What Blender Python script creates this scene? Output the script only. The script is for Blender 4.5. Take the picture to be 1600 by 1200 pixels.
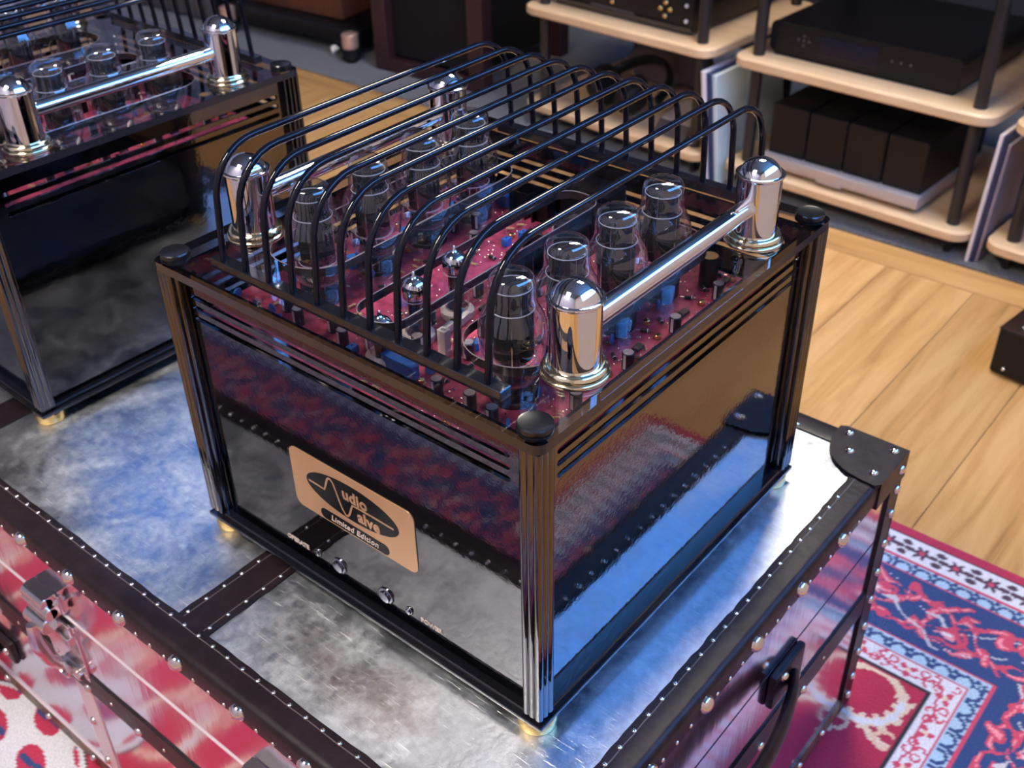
import bpy, bmesh, math, random
import numpy as np
from mathutils import Vector, Matrix

for _o in list(bpy.data.objects):
    bpy.data.objects.remove(_o)
SC = bpy.context.scene
COL = SC.collection
R = math.radians
PI = math.pi

# ------------------------------------------------------------------ camera
cam = bpy.data.cameras.new('camera')
cam.sensor_width = 36.0
cam.lens = 1710.45 / 1600 * 36.0
cam.clip_start = 0.02
cam_o = bpy.data.objects.new('camera', cam)
COL.objects.link(cam_o)
_r = Vector((0.7719, 0.6355, -0.0184)); _u = -Vector((0.3525, -0.4518, -0.8195)); _f = Vector((-0.5291, 0.6261, -0.5727))
_m = Matrix((( _r.x, _u.x, -_f.x), (_r.y, _u.y, -_f.y), (_r.z, _u.z, -_f.z)))
cam_o.matrix_world = Matrix.Translation((0.3489, -0.4387, 1.1601)) @ _m.to_quaternion().to_matrix().to_4x4()
cam.dof.use_dof = True
cam.dof.focus_distance = 0.80
cam.dof.aperture_fstop = 11.0
SC.camera = cam_o

# ------------------------------------------------------------------ world (daylight outside the window), exposure
wd = bpy.data.worlds.new('daylight'); SC.world = wd; wd.use_nodes = True
_bg = wd.node_tree.nodes['Background']
_bg.inputs[0].default_value = (0.10, 0.35, 1.0, 1)
_bg.inputs[1].default_value = 14.5
SC.view_settings.view_transform = 'Standard'
SC.view_settings.look = 'None'
SC.view_settings.gamma = 1.0
SC.view_settings.use_curve_mapping = False
SC.view_settings.exposure = 0.0
try:
    SC.cycles.use_denoising = True
    SC.cycles.max_bounces = 14
    SC.cycles.transparent_max_bounces = 24
    SC.cycles.glossy_bounces = 6
    SC.cycles.diffuse_bounces = 4
    SC.cycles.transmission_bounces = 8
    SC.cycles.sample_clamp_indirect = 6.0
    SC.cycles.caustics_reflective = True
    SC.cycles.blur_glossy = 0.3
except Exception:
    pass
CEIL = 2.40
RX0, RX1, RY0, RY1 = -3.75, 0.86, -1.25, 2.75        # room extents
WY0, WY1, WZ0, WZ1 = -0.30, 2.55, 1.40, 2.37         # window opening in the right wall
PANEL_W = 62.0
_pl = bpy.data.lights.new('window_portal', 'AREA'); _pl.shape = 'RECTANGLE'
_pl.size = WZ1 - WZ0; _pl.size_y = WY1 - WY0; _pl.cycles.is_portal = True
_po = bpy.data.objects.new('window_portal', _pl); COL.objects.link(_po)
_po.location = (RX1 + 0.02, (WY0 + WY1) / 2, (WZ0 + WZ1) / 2); _po.rotation_euler = (0, R(90), 0)

# ------------------------------------------------------------------ materials
MATS = {}
def nodes(m):
    return m.node_tree.nodes, m.node_tree.links
def mat(name, col, rough=0.5, metal=0.0, **kw):
    m = bpy.data.materials.new(name); m.use_nodes = True
    n, l = nodes(m); b = n['Principled BSDF']
    b.inputs['Base Color'].default_value = (*col, 1)
    b.inputs['Roughness'].default_value = rough
    b.inputs['Metallic'].default_value = metal
    if 'spec' in kw: b.inputs['Specular IOR Level'].default_value = kw['spec']
    if 'coat' in kw: b.inputs['Coat Weight'].default_value = kw['coat']; b.inputs['Coat Roughness'].default_value = 0.05
    if 'sheen' in kw: b.inputs['Sheen Weight'].default_value = kw['sheen']
    if 'emit' in kw:
        b.inputs['Emission Color'].default_value = (*kw['emit'][:3], 1); b.inputs['Emission Strength'].default_value = kw['emit'][3]
    MATS[name] = m
    return m
def tex_noise(m, scale=(1, 1, 1), detail=4.0, rough=0.55, s=10.0, coord='Object', distort=0.0):
    n, l = nodes(m)
    tc = n.new('ShaderNodeTexCoord'); mp = n.new('ShaderNodeMapping'); nz = n.new('ShaderNodeTexNoise')
    mp.inputs['Scale'].default_value = scale
    nz.inputs['Scale'].default_value = s; nz.inputs['Detail'].default_value = detail; nz.inputs['Roughness'].default_value = rough
    nz.inputs['Distortion'].default_value = distort
    l.new(tc.outputs[coord], mp.inputs[0]); l.new(mp.outputs[0], nz.inputs['Vector'])
    return nz, mp
def ramp(m, src, stops):
    n, l = nodes(m); r = n.new('ShaderNodeValToRGB')
    e = r.color_ramp.elements
    while len(e) < len(stops): e.new(0.5)
    for k, (p, c) in enumerate(stops):
        e[k].position = p; e[k].color = (*c, 1) if len(c) == 3 else c
    l.new(src, r.inputs[0]); return r
def bump(m, src, strength=0.2, dist=0.01):
    n, l = nodes(m); b = n.new('ShaderNodeBump'); b.inputs['Strength'].default_value = strength; b.inputs['Distance'].default_value = dist
    l.new(src, b.inputs['Height']); l.new(b.outputs[0], n['Principled BSDF'].inputs['Normal']); return b
def maprange(m, src, a, b, lo, hi):
    n, l = nodes(m); r = n.new('ShaderNodeMapRange')
    for k, v in zip(('From Min', 'From Max', 'To Min', 'To Max'), (a, b, lo, hi)): r.inputs[k].default_value = v
    l.new(src, r.inputs[0]); return r
def glassy(name, tint, ior=1.47, rough=0.0, gl=1.0, power=5.0, warp=0.0):
    # thin clear sheet: what is behind shows through, the surface mirrors by Fresnel
    m = bpy.data.materials.new(name); m.use_nodes = True
    n, l = nodes(m); n.remove(n['Principled BSDF']); out = n['Material Output']
    t = n.new('ShaderNodeBsdfTransparent'); t.inputs[0].default_value = (*tint, 1)
    g = n.new('ShaderNodeBsdfGlossy'); g.inputs['Color'].default_value = (gl, gl, gl, 1); g.inputs['Roughness'].default_value = rough
    lw = n.new('ShaderNodeLayerWeight'); lw.inputs[0].default_value = 0.5      # Schlick reflectance, the same from both sides
    f0 = ((ior - 1) / (ior + 1)) ** 2
    pw = n.new('ShaderNodeMath'); pw.operation = 'POWER'; pw.inputs[1].default_value = power; l.new(lw.outputs['Facing'], pw.inputs[0])
    f = n.new('ShaderNodeMath'); f.operation = 'MULTIPLY_ADD'; f.inputs[1].default_value = 1 - f0; f.inputs[2].default_value = f0; l.new(pw.outputs[0], f.inputs[0])
    mx = n.new('ShaderNodeMixShader')
    l.new(f.outputs[0], mx.inputs[0]); l.new(t.outputs[0], mx.inputs[1]); l.new(g.outputs[0], mx.inputs[2]); l.new(mx.outputs[0], out.inputs[0])
    if warp > 0:
        nz, _ = tex_noise(m, s=70.0, detail=2); bb = n.new('ShaderNodeBump'); bb.inputs['Strength'].default_value = warp; bb.inputs['Distance'].default_value = 0.004
        l.new(nz.outputs[0], bb.inputs['Height']); l.new(bb.outputs[0], g.inputs['Normal'])
    MATS[name] = m; return m

mat('chrome', (0.86, 0.86, 0.88), 0.035, 1)
mat('pale_brass', (0.86, 0.76, 0.50), 0.12, 1)
mat('gold_brass', (0.86, 0.60, 0.22), 0.16, 1)
m = mat('dark_mirror', (0.155, 0.152, 0.162), 0.05, 1)
nz, _ = tex_noise(m, s=220.0, detail=2); bump(m, nz.outputs[0], 0.03, 0.002)
m = mat('front_gloss', (0.090, 0.088, 0.096), 0.05, 1)
nz, _ = tex_noise(m, s=200.0, detail=2); bump(m, nz.outputs[0], 0.016, 0.002)
mat('post_chrome', (0.13, 0.125, 0.13), 0.06, 1)
mat('button_chrome', (0.26, 0.26, 0.30), 0.1, 1)
mat('black_gloss', (0.006, 0.006, 0.009), 0.10, 0, coat=0.6)
mat('black_bar', (0.004, 0.004, 0.007), 0.07, 0, spec=0.28)
mat('black_satin', (0.005, 0.005, 0.006), 0.40, 0, spec=0.3)
mat('black_matt', (0.006, 0.0056, 0.0065), 0.6, 0, spec=0.25)
mat('rubber', (0.006, 0.006, 0.007), 0.22)
glassy('acrylic', (0.77, 0.735, 0.735), 1.56, 0.012)
mat('acrylic_edge', (0.022, 0.017, 0.017), 0.16, 0, spec=0.5)
glassy('tube_glass', (0.92, 0.92, 0.93), 1.85, 0.0, 1.0, 2.5, 0.10)
mat('rim_glint', (0.20, 0.155, 0.155), 0.15, 0, coat=0.4)  # pale tone painted for the glint along the deck's cut edges
glassy('window_glass', (0.97, 0.98, 0.98), 1.45, 0.0)
mat('anode_grey', (0.022, 0.022, 0.025), 0.26, 0.5)
mat('mica', (0.40, 0.40, 0.42), 0.2, 0.0)
mat('wire', (0.75, 0.75, 0.78), 0.15, 1)
mat('getter', (0.72, 0.72, 0.74), 0.05, 1)
mat('phenolic', (0.012, 0.010, 0.011), 0.25)
mat('ceramic', (0.80, 0.74, 0.66), 0.35)
m = mat('pcb', (0.50, 0.05, 0.115), 0.35)
nz, _ = tex_noise(m, s=90.0, detail=3)
r = ramp(m, nz.outputs[0], [(0.35, (0.22, 0.024, 0.055)), (0.5, (0.44, 0.055, 0.115)), (0.7, (0.54, 0.09, 0.15))])
nodes(m)[1].new(r.outputs[0], nodes(m)[0]['Principled BSDF'].inputs['Base Color'])
mat('solder', (0.85, 0.80, 0.72), 0.2, 1)
mat('cap_black', (0.012, 0.012, 0.016), 0.3)
mat('cap_top', (0.45, 0.40, 0.38), 0.35, 0.4)
mat('cap_print', (0.70, 0.70, 0.72), 0.5)
mat('blue_plastic', (0.02, 0.16, 0.52), 0.3)
mat('ic_black', (0.015, 0.015, 0.017), 0.45)
mat('resistor_tan', (0.58, 0.40, 0.16), 0.4)
mat('brown_part', (0.16, 0.07, 0.05), 0.4)
mat('logo_copper', (0.60, 0.36, 0.20), 0.36, 0.55)
mat('logo_black', (0.006, 0.006, 0.008), 0.25, 0, spec=0.10)
mat('letter_pale', (0.62, 0.52, 0.44), 0.5)
m = mat('leather', (0.020, 0.012, 0.013), 0.40, 0, spec=0.28)
nz, _ = tex_noise(m, s=70.0, detail=5); bump(m, nz.outputs[0], 0.16, 0.004)
r = ramp(m, nz.outputs[0], [(0.3, (0.008, 0.0045, 0.0065)), (0.75, (0.021, 0.0125, 0.0155))])
nodes(m)[1].new(r.outputs[0], nodes(m)[0]['Principled BSDF'].inputs['Base Color'])
m = mat('worn_leather', (0.10, 0.055, 0.04), 0.4)
nz, _ = tex_noise(m, s=60.0, detail=6); bump(m, nz.outputs[0], 0.3, 0.004)
r = ramp(m, nz.outputs[0], [(0.35, (0.02, 0.011, 0.011)), (0.62, (0.22, 0.12, 0.08))])
nodes(m)[1].new(r.outputs[0], nodes(m)[0]['Principled BSDF'].inputs['Base Color'])
mat('latch_chrome', (0.82, 0.78, 0.78), 0.20, 1)
mat('nail', (0.82, 0.76, 0.72), 0.10, 1)
mat('stitch', (0.10, 0.08, 0.08), 0.5)
# scuffed aluminium sheet on the lid
m = mat('alu_top', (0.80, 0.82, 0.86), 0.3, 1)
n, l = nodes(m); B = n['Principled BSDF']
nz, _ = tex_noise(m, s=15.0, detail=8, rough=0.66, distort=0.5)
s3, _ = tex_noise(m, s=120.0, detail=4, rough=0.7)
sc = None
for ang, ss in ((52, 12.0), (-24, 10.0), (8, 14.0), (-68, 11.0)):
    q, mp = tex_noise(m, scale=(2.6, 85.0, 1.0), s=ss, detail=2, rough=0.5, distort=0.15); mp.inputs['Rotation'].default_value = (0, 0, R(ang)); mp.inputs['Location'].default_value = (ang * 0.37, ss, 0)
    if sc is None: sc = q.outputs[0]
    else:
        mx = n.new('ShaderNodeMath'); mx.operation = 'MAXIMUM'; l.new(sc, mx.inputs[0]); l.new(q.outputs[0], mx.inputs[1]); sc = mx.outputs[0]
sm = maprange(m, sc, 0.69, 0.78, 0.0, 1.0)
v = n.new('ShaderNodeMath'); v.operation = 'MULTIPLY'; v.inputs[1].default_value = 0.62; l.new(nz.outputs[0], v.inputs[0])
v2 = n.new('ShaderNodeMath'); v2.operation = 'MULTIPLY_ADD'; v2.inputs[1].default_value = 0.38; l.new(s3.outputs[0], v2.inputs[0]); l.new(v.outputs[0], v2.inputs[2])
rr = maprange(m, v2.outputs[0], 0.40, 0.62, 0.31, 0.52); l.new(rr.outputs[0], B.inputs['Roughness'])
cr = ramp(m, v2.outputs[0], [(0.38, (0.48, 0.51, 0.56)), (0.50, (0.63, 0.66, 0.71)), (0.62, (0.80, 0.83, 0.87))])
mc_ = n.new('ShaderNodeMix'); mc_.data_type = 'RGBA'; mc_.inputs['B'].default_value = (0.98, 0.99, 1.0, 1)
l.new(sm.outputs[0], mc_.inputs['Factor']); l.new(cr.outputs[0], mc_.inputs['A']); l.new(mc_.outputs['Result'], B.inputs['Base Color'])
hh = n.new('ShaderNodeMath'); hh.operation = 'MULTIPLY_ADD'; hh.inputs[1].default_value = 0.25; l.new(sm.outputs[0], hh.inputs[0]); l.new(v2.outputs[0], hh.inputs[2])
bump(m, hh.outputs[0], 0.34, 0.0028)
# smoother aluminium on the sides
m = mat('alu_side', (0.86, 0.81, 0.90), 0.13, 1)
nz, _ = tex_noise(m, scale=(1, 1, 0.18), s=24.0, detail=4); bump(m, nz.outputs[0], 0.10, 0.006)
mat('alu_bead', (0.80, 0.72, 0.75), 0.45, 0.3)
# bamboo, oak
def wood(name, stops, scale, s, rough, bstr=0.05):
    m = mat(name, stops[0][1], rough)
    nz, _ = tex_noise(m, scale=scale, s=s, detail=6, rough=0.6, distort=0.6)
    r = ramp(m, nz.outputs[0], stops)
    oi = nodes(m)[0].new('ShaderNodeObjectInfo')
    hs = nodes(m)[0].new('ShaderNodeHueSaturation')
    v = maprange(m, oi.outputs['Random'], 0, 1, 0.86, 1.10)
    nodes(m)[1].new(v.outputs[0], hs.inputs['Value'])
    nodes(m)[1].new(r.outputs[0], hs.inputs['Color'])
    nodes(m)[1].new(hs.outputs[0], nodes(m)[0]['Principled BSDF'].inputs['Base Color'])
    bump(m, nz.outputs[0], bstr, 0.004)
    return m
wood('bamboo', [(0.3, (0.58, 0.385, 0.215)), (0.7, (0.70, 0.50, 0.31))], (1, 9, 9), 4.0, 0.42)
wood('oak', [(0.28, (0.31, 0.145, 0.043)), (0.42, (0.50, 0.262, 0.088)), (0.58, (0.60, 0.34, 0.130)), (0.8, (0.65, 0.39, 0.165))], (14, 1.1, 1), 2.3, 0.36)
wood('oak_border', [(0.28, (0.32, 0.155, 0.048)), (0.45, (0.50, 0.265, 0.09)), (0.62, (0.60, 0.34, 0.130)), (0.8, (0.65, 0.39, 0.165))], (1.1, 14, 1), 2.3, 0.36)
wood('walnut', [(0.3, (0.085, 0.028, 0.016)), (0.7, (0.16, 0.060, 0.034))], (14, 14, 1), 3.0, 0.4)
m = mat('carpet', (0.10, 0.095, 0.105), 0.95, 0, sheen=0.3)
nz, _ = tex_noise(m, s=160.0, detail=5); bump(m, nz.outputs[0], 0.8, 0.01)
r = ramp(m, nz.outputs[0], [(0.3, (0.025, 0.024, 0.026)), (0.7, (0.085, 0.080, 0.086))])
nodes(m)[1].new(r.outputs[0], nodes(m)[0]['Principled BSDF'].inputs['Base Color'])
m = mat('wall_paint', (0.50, 0.45, 0.46), 0.8)
nz, _ = tex_noise(m, s=140.0, detail=3); bump(m, nz.outputs[0], 0.08, 0.002)
m = mat('dark_wall', (0.020, 0.017, 0.019), 0.8)
nz, _ = tex_noise(m, s=40.0, detail=3); bump(m, nz.outputs[0], 0.1, 0.003)
mat('ceiling_tile', (0.13, 0.135, 0.125), 0.7)
mat('ceiling_rail', (0.05, 0.05, 0.05), 0.5)
mat('panel_light', (0.9, 0.9, 0.9), 0.5, 0, emit=(1.0, 0.91, 0.79, 57.0))
mat('white_frame', (0.7, 0.7, 0.7), 0.5)
mat('rack_black', (0.014, 0.013, 0.015), 0.33)
mat('silver_base', (0.50, 0.46, 0.47), 0.4, 0.5)
mat('maroon', (0.030, 0.010, 0.013), 0.4)
mat('copper_block', (0.80, 0.52, 0.42), 0.35, 0.7)
mat('board_white', (0.66, 0.60, 0.60), 0.5)
mat('board_pale', (0.48, 0.56, 0.58), 0.4)
mat('board_blue', (0.010, 0.022, 0.075), 0.3)
mat('board_mauve', (0.24, 0.20, 0.24), 0.5)
mat('grey_fabric', (0.13, 0.115, 0.115), 0.85)
mat('brown_board', (0.20, 0.13, 0.10), 0.6)
mat('grey_metal', (0.11, 0.10, 0.105), 0.4, 0.3)
mat('screen', (0.004, 0.004, 0.008), 0.12)
mat('plug_white', (0.7, 0.68, 0.68), 0.4)
# rug: printed colours held per vertex
m = mat('rug', (0.5, 0.05, 0.1), 0.9, 0, sheen=0.25)
n, l = nodes(m); ca = n.new('ShaderNodeVertexColor'); ca.layer_name = 'print'
nz, _ = tex_noise(m, s=420.0, detail=2); bump(m, nz.outputs[0], 0.5, 0.003)
hs = n.new('ShaderNodeHueSaturation'); v = maprange(m, nz.outputs[0], 0.3, 0.7, 0.8, 1.15)
l.new(v.outputs[0], hs.inputs['Value']); l.new(ca.outputs[0], hs.inputs['Color']); l.new(hs.outputs[0], n['Principled BSDF'].inputs['Base Color'])

# ------------------------------------------------------------------ mesh helpers
class MB:
    def __init__(s): s.v = []; s.f = []; s.m = []
    def add(s, vs, fs, mi=0):
        o = len(s.v); s.v += [tuple(p) for p in vs]; s.f += [tuple(o + i for i in q) for q in fs]; s.m += [mi] * len(fs); return s
    def box(s, x0, x1, y0, y1, z0, z1, mi=0, bev=0.0, seg=2):
        if bev <= 0:
            vs = [(x, y, z) for z in (z0, z1) for y in (y0, y1) for x in (x0, x1)]
            return s.add(vs, [(0, 2, 3, 1), (4, 5, 7, 6), (0, 1, 5, 4), (2, 6, 7, 3), (0, 4, 6, 2), (1, 3, 7, 5)], mi)
        bm = bmesh.new(); bmesh.ops.create_cube(bm, size=1.0)
        for q in bm.verts:
            q.co = ((x0 + x1) / 2 + q.co.x * (x1 - x0), (y0 + y1) / 2 + q.co.y * (y1 - y0), (z0 + z1) / 2 + q.co.z * (z1 - z0))
        bmesh.ops.bevel(bm, geom=bm.edges[:], offset=bev, segments=seg, affect='EDGES', profile=0.5)
        bm.verts.index_update()
        s.add([q.co[:] for q in bm.verts], [[q.index for q in f.verts] for f in bm.faces], mi); bm.free(); return s
    def lathe(s, prof, c=(0, 0, 0), n=32, mi=0, axis='z'):
        vs, fs = [], []
        for (r, z) in prof:
            for k in range(n):
                a = 2 * PI * k / n; p = (r * math.cos(a), r * math.sin(a), z)
                if axis == 'x': p = (p[2], p[0], p[1])
                if axis == 'y': p = (p[0], p[2], p[1])
                vs.append((c[0] + p[0], c[1] + p[1], c[2] + p[2]))
        for j in range(len(prof) - 1):
            for k in range(n):
                a, b = j * n + k, j * n + (k + 1) % n
                q = (a, b, b + n, a + n)
                fs.append(q if axis != 'y' else q[::-1])
        if prof[0][0] > 1e-6: fs.append(tuple(range(n))[::-1])
        if prof[-1][0] > 1e-6: fs.append(tuple(range((len(prof) - 1) * n, len(prof) * n)))
        return s.add(vs, fs, mi)
    def cyl(s, c, r, z0, z1, n=24, mi=0, bev=0.0, axis='z'):
        p = [(r, z0), (r, z1)] if bev <= 0 else [(r - bev, z0), (r, z0 + bev), (r, z1 - bev), (r - bev, z1)]
        return s.lathe(p, c, n, mi, axis)
    def tube(s, pts, r, n=10, mi=0, cap=True, flat=None):
        pts = [Vector(p) for p in pts]; vs, fs = [], []; up = None
        for i, p in enumerate(pts):
            t = (pts[min(i + 1, len(pts) - 1)] - pts[max(i - 1, 0)]).normalized()
            if up is None:
                up = Vector((0, 0, 1)) if abs(t.z) < 0.9 else Vector((1, 0, 0))
            sd = t.cross(up).normalized(); up = sd.cross(t).normalized()
            rr = r[i] if isinstance(r, (list, tuple)) else r
            for k in range(n):
                a = 2 * PI * k / n
                w = rr if flat is None else rr * flat
                vs.append(p + sd * (rr * math.cos(a)) + up * (w * math.sin(a)))
        for i in range(len(pts) - 1):
            for k in range(n):
                a, b = i * n + k, i * n + (k + 1) % n
                fs.append((a, b, b + n, a + n))
        if cap:
            fs.append(tuple(range(n))[::-1]); fs.append(tuple(range((len(pts) - 1) * n, len(pts) * n)))
        return s.add(vs, fs, mi)
    def prism(s, poly, a0, a1, plane='xy', mi=0):
        n = len(poly)
        def P(u, w, t): return {'xy': (u, w, t), 'xz': (u, t, w), 'yz': (t, u, w)}[plane]
        vs = [P(u, w, a0) for u, w in poly] + [P(u, w, a1) for u, w in poly]
        fs = [tuple(range(n))[::-1], tuple(range(n, 2 * n))] + [(k, (k + 1) % n, n + (k + 1) % n, n + k) for k in range(n)]
        return s.add(vs, fs, mi)
    def mesh(s, name, mats, ang=35):
        me = bpy.data.meshes.new(name); me.from_pydata(s.v, [], s.f)
        for q in mats: me.materials.append(MATS[q])
        me.polygons.foreach_set('material_index', s.m)
        bm = bmesh.new(); bm.from_mesh(me); bmesh.ops.recalc_face_normals(bm, faces=bm.faces[:]); bm.to_mesh(me); bm.free()
        me.polygons.foreach_set('use_smooth', [True] * len(me.polygons))
        me.set_sharp_from_angle(angle=R(ang)); me.update(); return me
def link(name, me, parent=None, loc=(0, 0, 0), rz=0.0):
    o = bpy.data.objects.new(name, me); COL.objects.link(o)
    o.location = loc; o.rotation_euler = (0, 0, rz)
    if parent is not None: o.parent = parent
    return o
def mk(name, mb, mats, parent=None, loc=(0, 0, 0), rz=0.0, ang=35):
    if isinstance(mats, str): mats = [mats]
    return link(name, mb.mesh(name, mats, ang), parent, loc, rz)
def tag(o, label=None, cat=None, group=None, kind=None):
    if label: o['label'] = label
    if cat: o['category'] = cat
    if group: o['group'] = group
    if kind: o['kind'] = kind
    return o
def thing(name, label, cat, loc=(0, 0, 0), rz=0.0, group=None):
    return tag(link(name, None, None, loc, rz), label, cat, group)
def copy_tree(o, parent=None):
    c = o.copy(); COL.objects.link(c); c.parent = parent
    for ch in list(o.children): copy_tree(ch, c)
    return c
def rrect(x0, x1, y0, y1, r, n=6):
    p = []
    for cx, cy, a in ((x1 - r, y1 - r, 0), (x0 + r, y1 - r, 90), (x0 + r, y0 + r, 180), (x1 - r, y0 + r, 270)):
        for k in range(n + 1):
            t = R(a + 90 * k / n); p.append((cx + r * math.cos(t), cy + r * math.sin(t)))
    return p
def plate2d(outer, holes, th):
    # flat sheet with real openings, thickness th, lying in xy from z=0 to z=th; returns MB
    cu = bpy.data.curves.new('sheet', 'CURVE'); cu.dimensions = '2D'; cu.fill_mode = 'BOTH'; cu.extrude = th / 2
    for loop in [outer] + list(holes):
        sp = cu.splines.new('POLY'); sp.points.add(len(loop) - 1)
        for q, (x, y) in zip(sp.points, loop): q.co = (x, y, 0, 1)
        sp.use_cyclic_u = True
    o = bpy.data.objects.new('sheet', cu); COL.objects.link(o)
    bpy.context.view_layer.update()
    me = bpy.data.meshes.new_from_object(o.evaluated_get(bpy.context.evaluated_depsgraph_get()))
    b = MB(); b.add([(v.co.x, v.co.y, v.co.z + th / 2) for v in me.vertices], [tuple(p.vertices) for p in me.polygons])
    bpy.data.objects.remove(o); bpy.data.curves.remove(cu); bpy.data.meshes.remove(me)
    bm = bmesh.new(); t = bpy.data.meshes.new('t'); t.from_pydata(b.v, [], b.f); bm.from_mesh(t)
    bmesh.ops.remove_doubles(bm, verts=bm.verts[:], dist=1e-6); bm.verts.index_update()
    b = MB(); b.add([v.co[:] for v in bm.verts], [[v.index for v in f.verts] for f in bm.faces])
    bm.free(); bpy.data.meshes.remove(t)
    return b
def text_mb(s, size, ext=0.0003, bold=0.0, shear=0.0, align='CENTER', space=1.0):
    cu = bpy.data.curves.new('lettering', 'FONT'); cu.body = s; cu.size = size; cu.extrude = ext; cu.offset = bold; cu.shear = shear
    cu.align_x = align; cu.space_character = space; cu.resolution_u = 3
    o = bpy.data.objects.new('lettering', cu); COL.objects.link(o); bpy.context.view_layer.update()
    me = bpy.data.meshes.new_from_object(o.evaluated_get(bpy.context.evaluated_depsgraph_get()))
    b = MB(); b.add([v.co[:] for v in me.vertices], [tuple(p.vertices) for p in me.polygons])
    bpy.data.objects.remove(o); bpy.data.curves.remove(cu); bpy.data.meshes.remove(me)
    return b
def mapv(b, f):
    b.v = [tuple(f(*p)) for p in b.v]; return b

# ================================================================== THE ROOM
def struct(name, mb, mats, parent=None, loc=(0, 0, 0)):
    o = mk(name, mb, mats, parent, loc)
    if parent is None: o['kind'] = 'structure'
    return o
floor = struct('floor', MB().box(RX0, RX1, RY0, RY1, -0.06, -0.016), 'black_matt')
rng = random.Random(4)
PW, SEAM = 0.188, 1.672
k = 0
x = RX0
while x < RX1 - 0.01:
    x2 = min(x + PW, RX1); y = RY0
    cut = RY0 + rng.uniform(0.8, 1.9)
    while y < SEAM - 0.01:
        y2 = min(cut, SEAM)
        if SEAM - y2 < 0.35: y2 = SEAM
        mk('plank', MB().box(x + 0.0006, x2 - 0.0006, y + 0.0006, y2 - 0.0018, -0.016, 0.0, 0, 0.0008, 1), 'oak', floor)
        y = y2; cut = y2 + rng.uniform(1.5, 2.2)
    x = x2
x = RX0
for w in (1.9, 1.9, 1.2):
    x2 = min(x + w, RX1)
    mk('plank', MB().box(x + 0.0006, x2 - 0.0006, SEAM + 0.0018, 1.77, -0.016, 0.0, 0, 0.0008, 1), 'oak_border', floor)
    x = x2
cp = MB().box(RX0, RX1, 1.765, RY1, -0.016, 0.004)
tag(mk('carpet', cp, 'carpet'), kind='structure')
wl = struct('wall_right', MB().box(RX1, RX1 + 0.1, RY0, WY0, -0.06, CEIL).box(RX1, RX1 + 0.1, WY1, RY1, -0.06, CEIL)
       .box(RX1, RX1 + 0.1, WY0, WY1, -0.06, WZ0).box(RX1, RX1 + 0.1, WY0, WY1, WZ1, CEIL), 'wall_paint')
fr = MB(); e = 0.045
for (a0, a1, b0, b1) in ((WY0, WY1, WZ0, WZ0 + e), (WY0, WY1, WZ1 - e, WZ1), (WY0, WY0 + e, WZ0 + e, WZ1 - e), (WY1 - e, WY1, WZ0 + e, WZ1 - e), ((WY0 + WY1) / 2 - e / 2, (WY0 + WY1) / 2 + e / 2, WZ0 + e, WZ1 - e)):
    fr.box(RX1 + 0.03, RX1 + 0.07, a0, a1, b0, b1)
win = struct('window_1', fr, 'white_frame')
for a0, a1 in ((WY0 + e, (WY0 + WY1) / 2 - e / 2), ((WY0 + WY1) / 2 + e / 2, WY1 - e)):
    mk('pane', MB().add([(RX1 + 0.05, a0, WZ0 + e), (RX1 + 0.05, a1, WZ0 + e), (RX1 + 0.05, a1, WZ1 - e), (RX1 + 0.05, a0, WZ1 - e)], [(0, 1, 2, 3)]), 'window_glass', win)
struct('wall_front', MB().box(RX0, RX1 + 0.1, RY0 - 0.1, RY0, -0.06, CEIL), 'wall_paint')
struct('wall_left', MB().box(RX0 - 0.1, RX0, RY0 - 0.1, RY1 + 0.1, -0.06, CEIL), 'wall_paint')
struct('wall_back', MB().box(RX0 - 0.1, RX1 + 0.1, RY1, RY1 + 0.1, -0.06, CEIL), 'dark_wall')
ceil = struct('ceiling', MB().box(RX0 - 0.1, RX1 + 0.1, RY0 - 0.1, RY1 + 0.1, CEIL + 0.012, CEIL + 0.1), 'ceiling_rail')
LIGHTS = ((-0.55, 1.22), (-0.47, -0.70))
tile_m = MB().box(-0.293, 0.293, -0.293, 0.293, 0, 0.012).mesh('ceiling_tile', ['ceiling_tile'])
gx, gy = -0.51, 0.26
tx = [gx + 0.6 * i for i in range(-6, 4)]; ty = [gy + 0.6 * j for j in range(-3, 5)]
def is_light(a, b): return any(abs(a - p) < 0.3 and abs(b - q) < 0.3 for p, q in LIGHTS)
for a in tx:
    for b in ty:
        if a - 0.3 < RX0 or a + 0.3 > RX1 + 0.15 or b - 0.3 < RY0 - 0.15 or b + 0.3 > RY1 + 0.15: continue
        if is_light(a, b):
            t = thing('ceiling_light', 'square white light panel glowing in the dark tiled ceiling', 'light', (a, b, CEIL - 0.004), 0, 'ceiling light panels')
            t['label'] = 'square white light panel in the ceiling over the ' + ('oak floor before the racks' if b > 0.5 else 'rug before the trunk')
            f = MB()
            for q in ((-0.297, 0.297, -0.297, -0.28), (-0.297, 0.297, 0.28, 0.297), (-0.297, -0.28, -0.28, 0.28), (0.28, 0.297, -0.28, 0.28)): f.box(*q, 0, 0.014)
            mk('frame', f, 'white_frame', t)
            mk('diffuser', MB().box(-0.28, 0.28, -0.28, 0.28, 0.004, 0.014), 'panel_light', t)
        else:
            link('ceiling_tile', tile_m, ceil, (a, b, CEIL))

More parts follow.
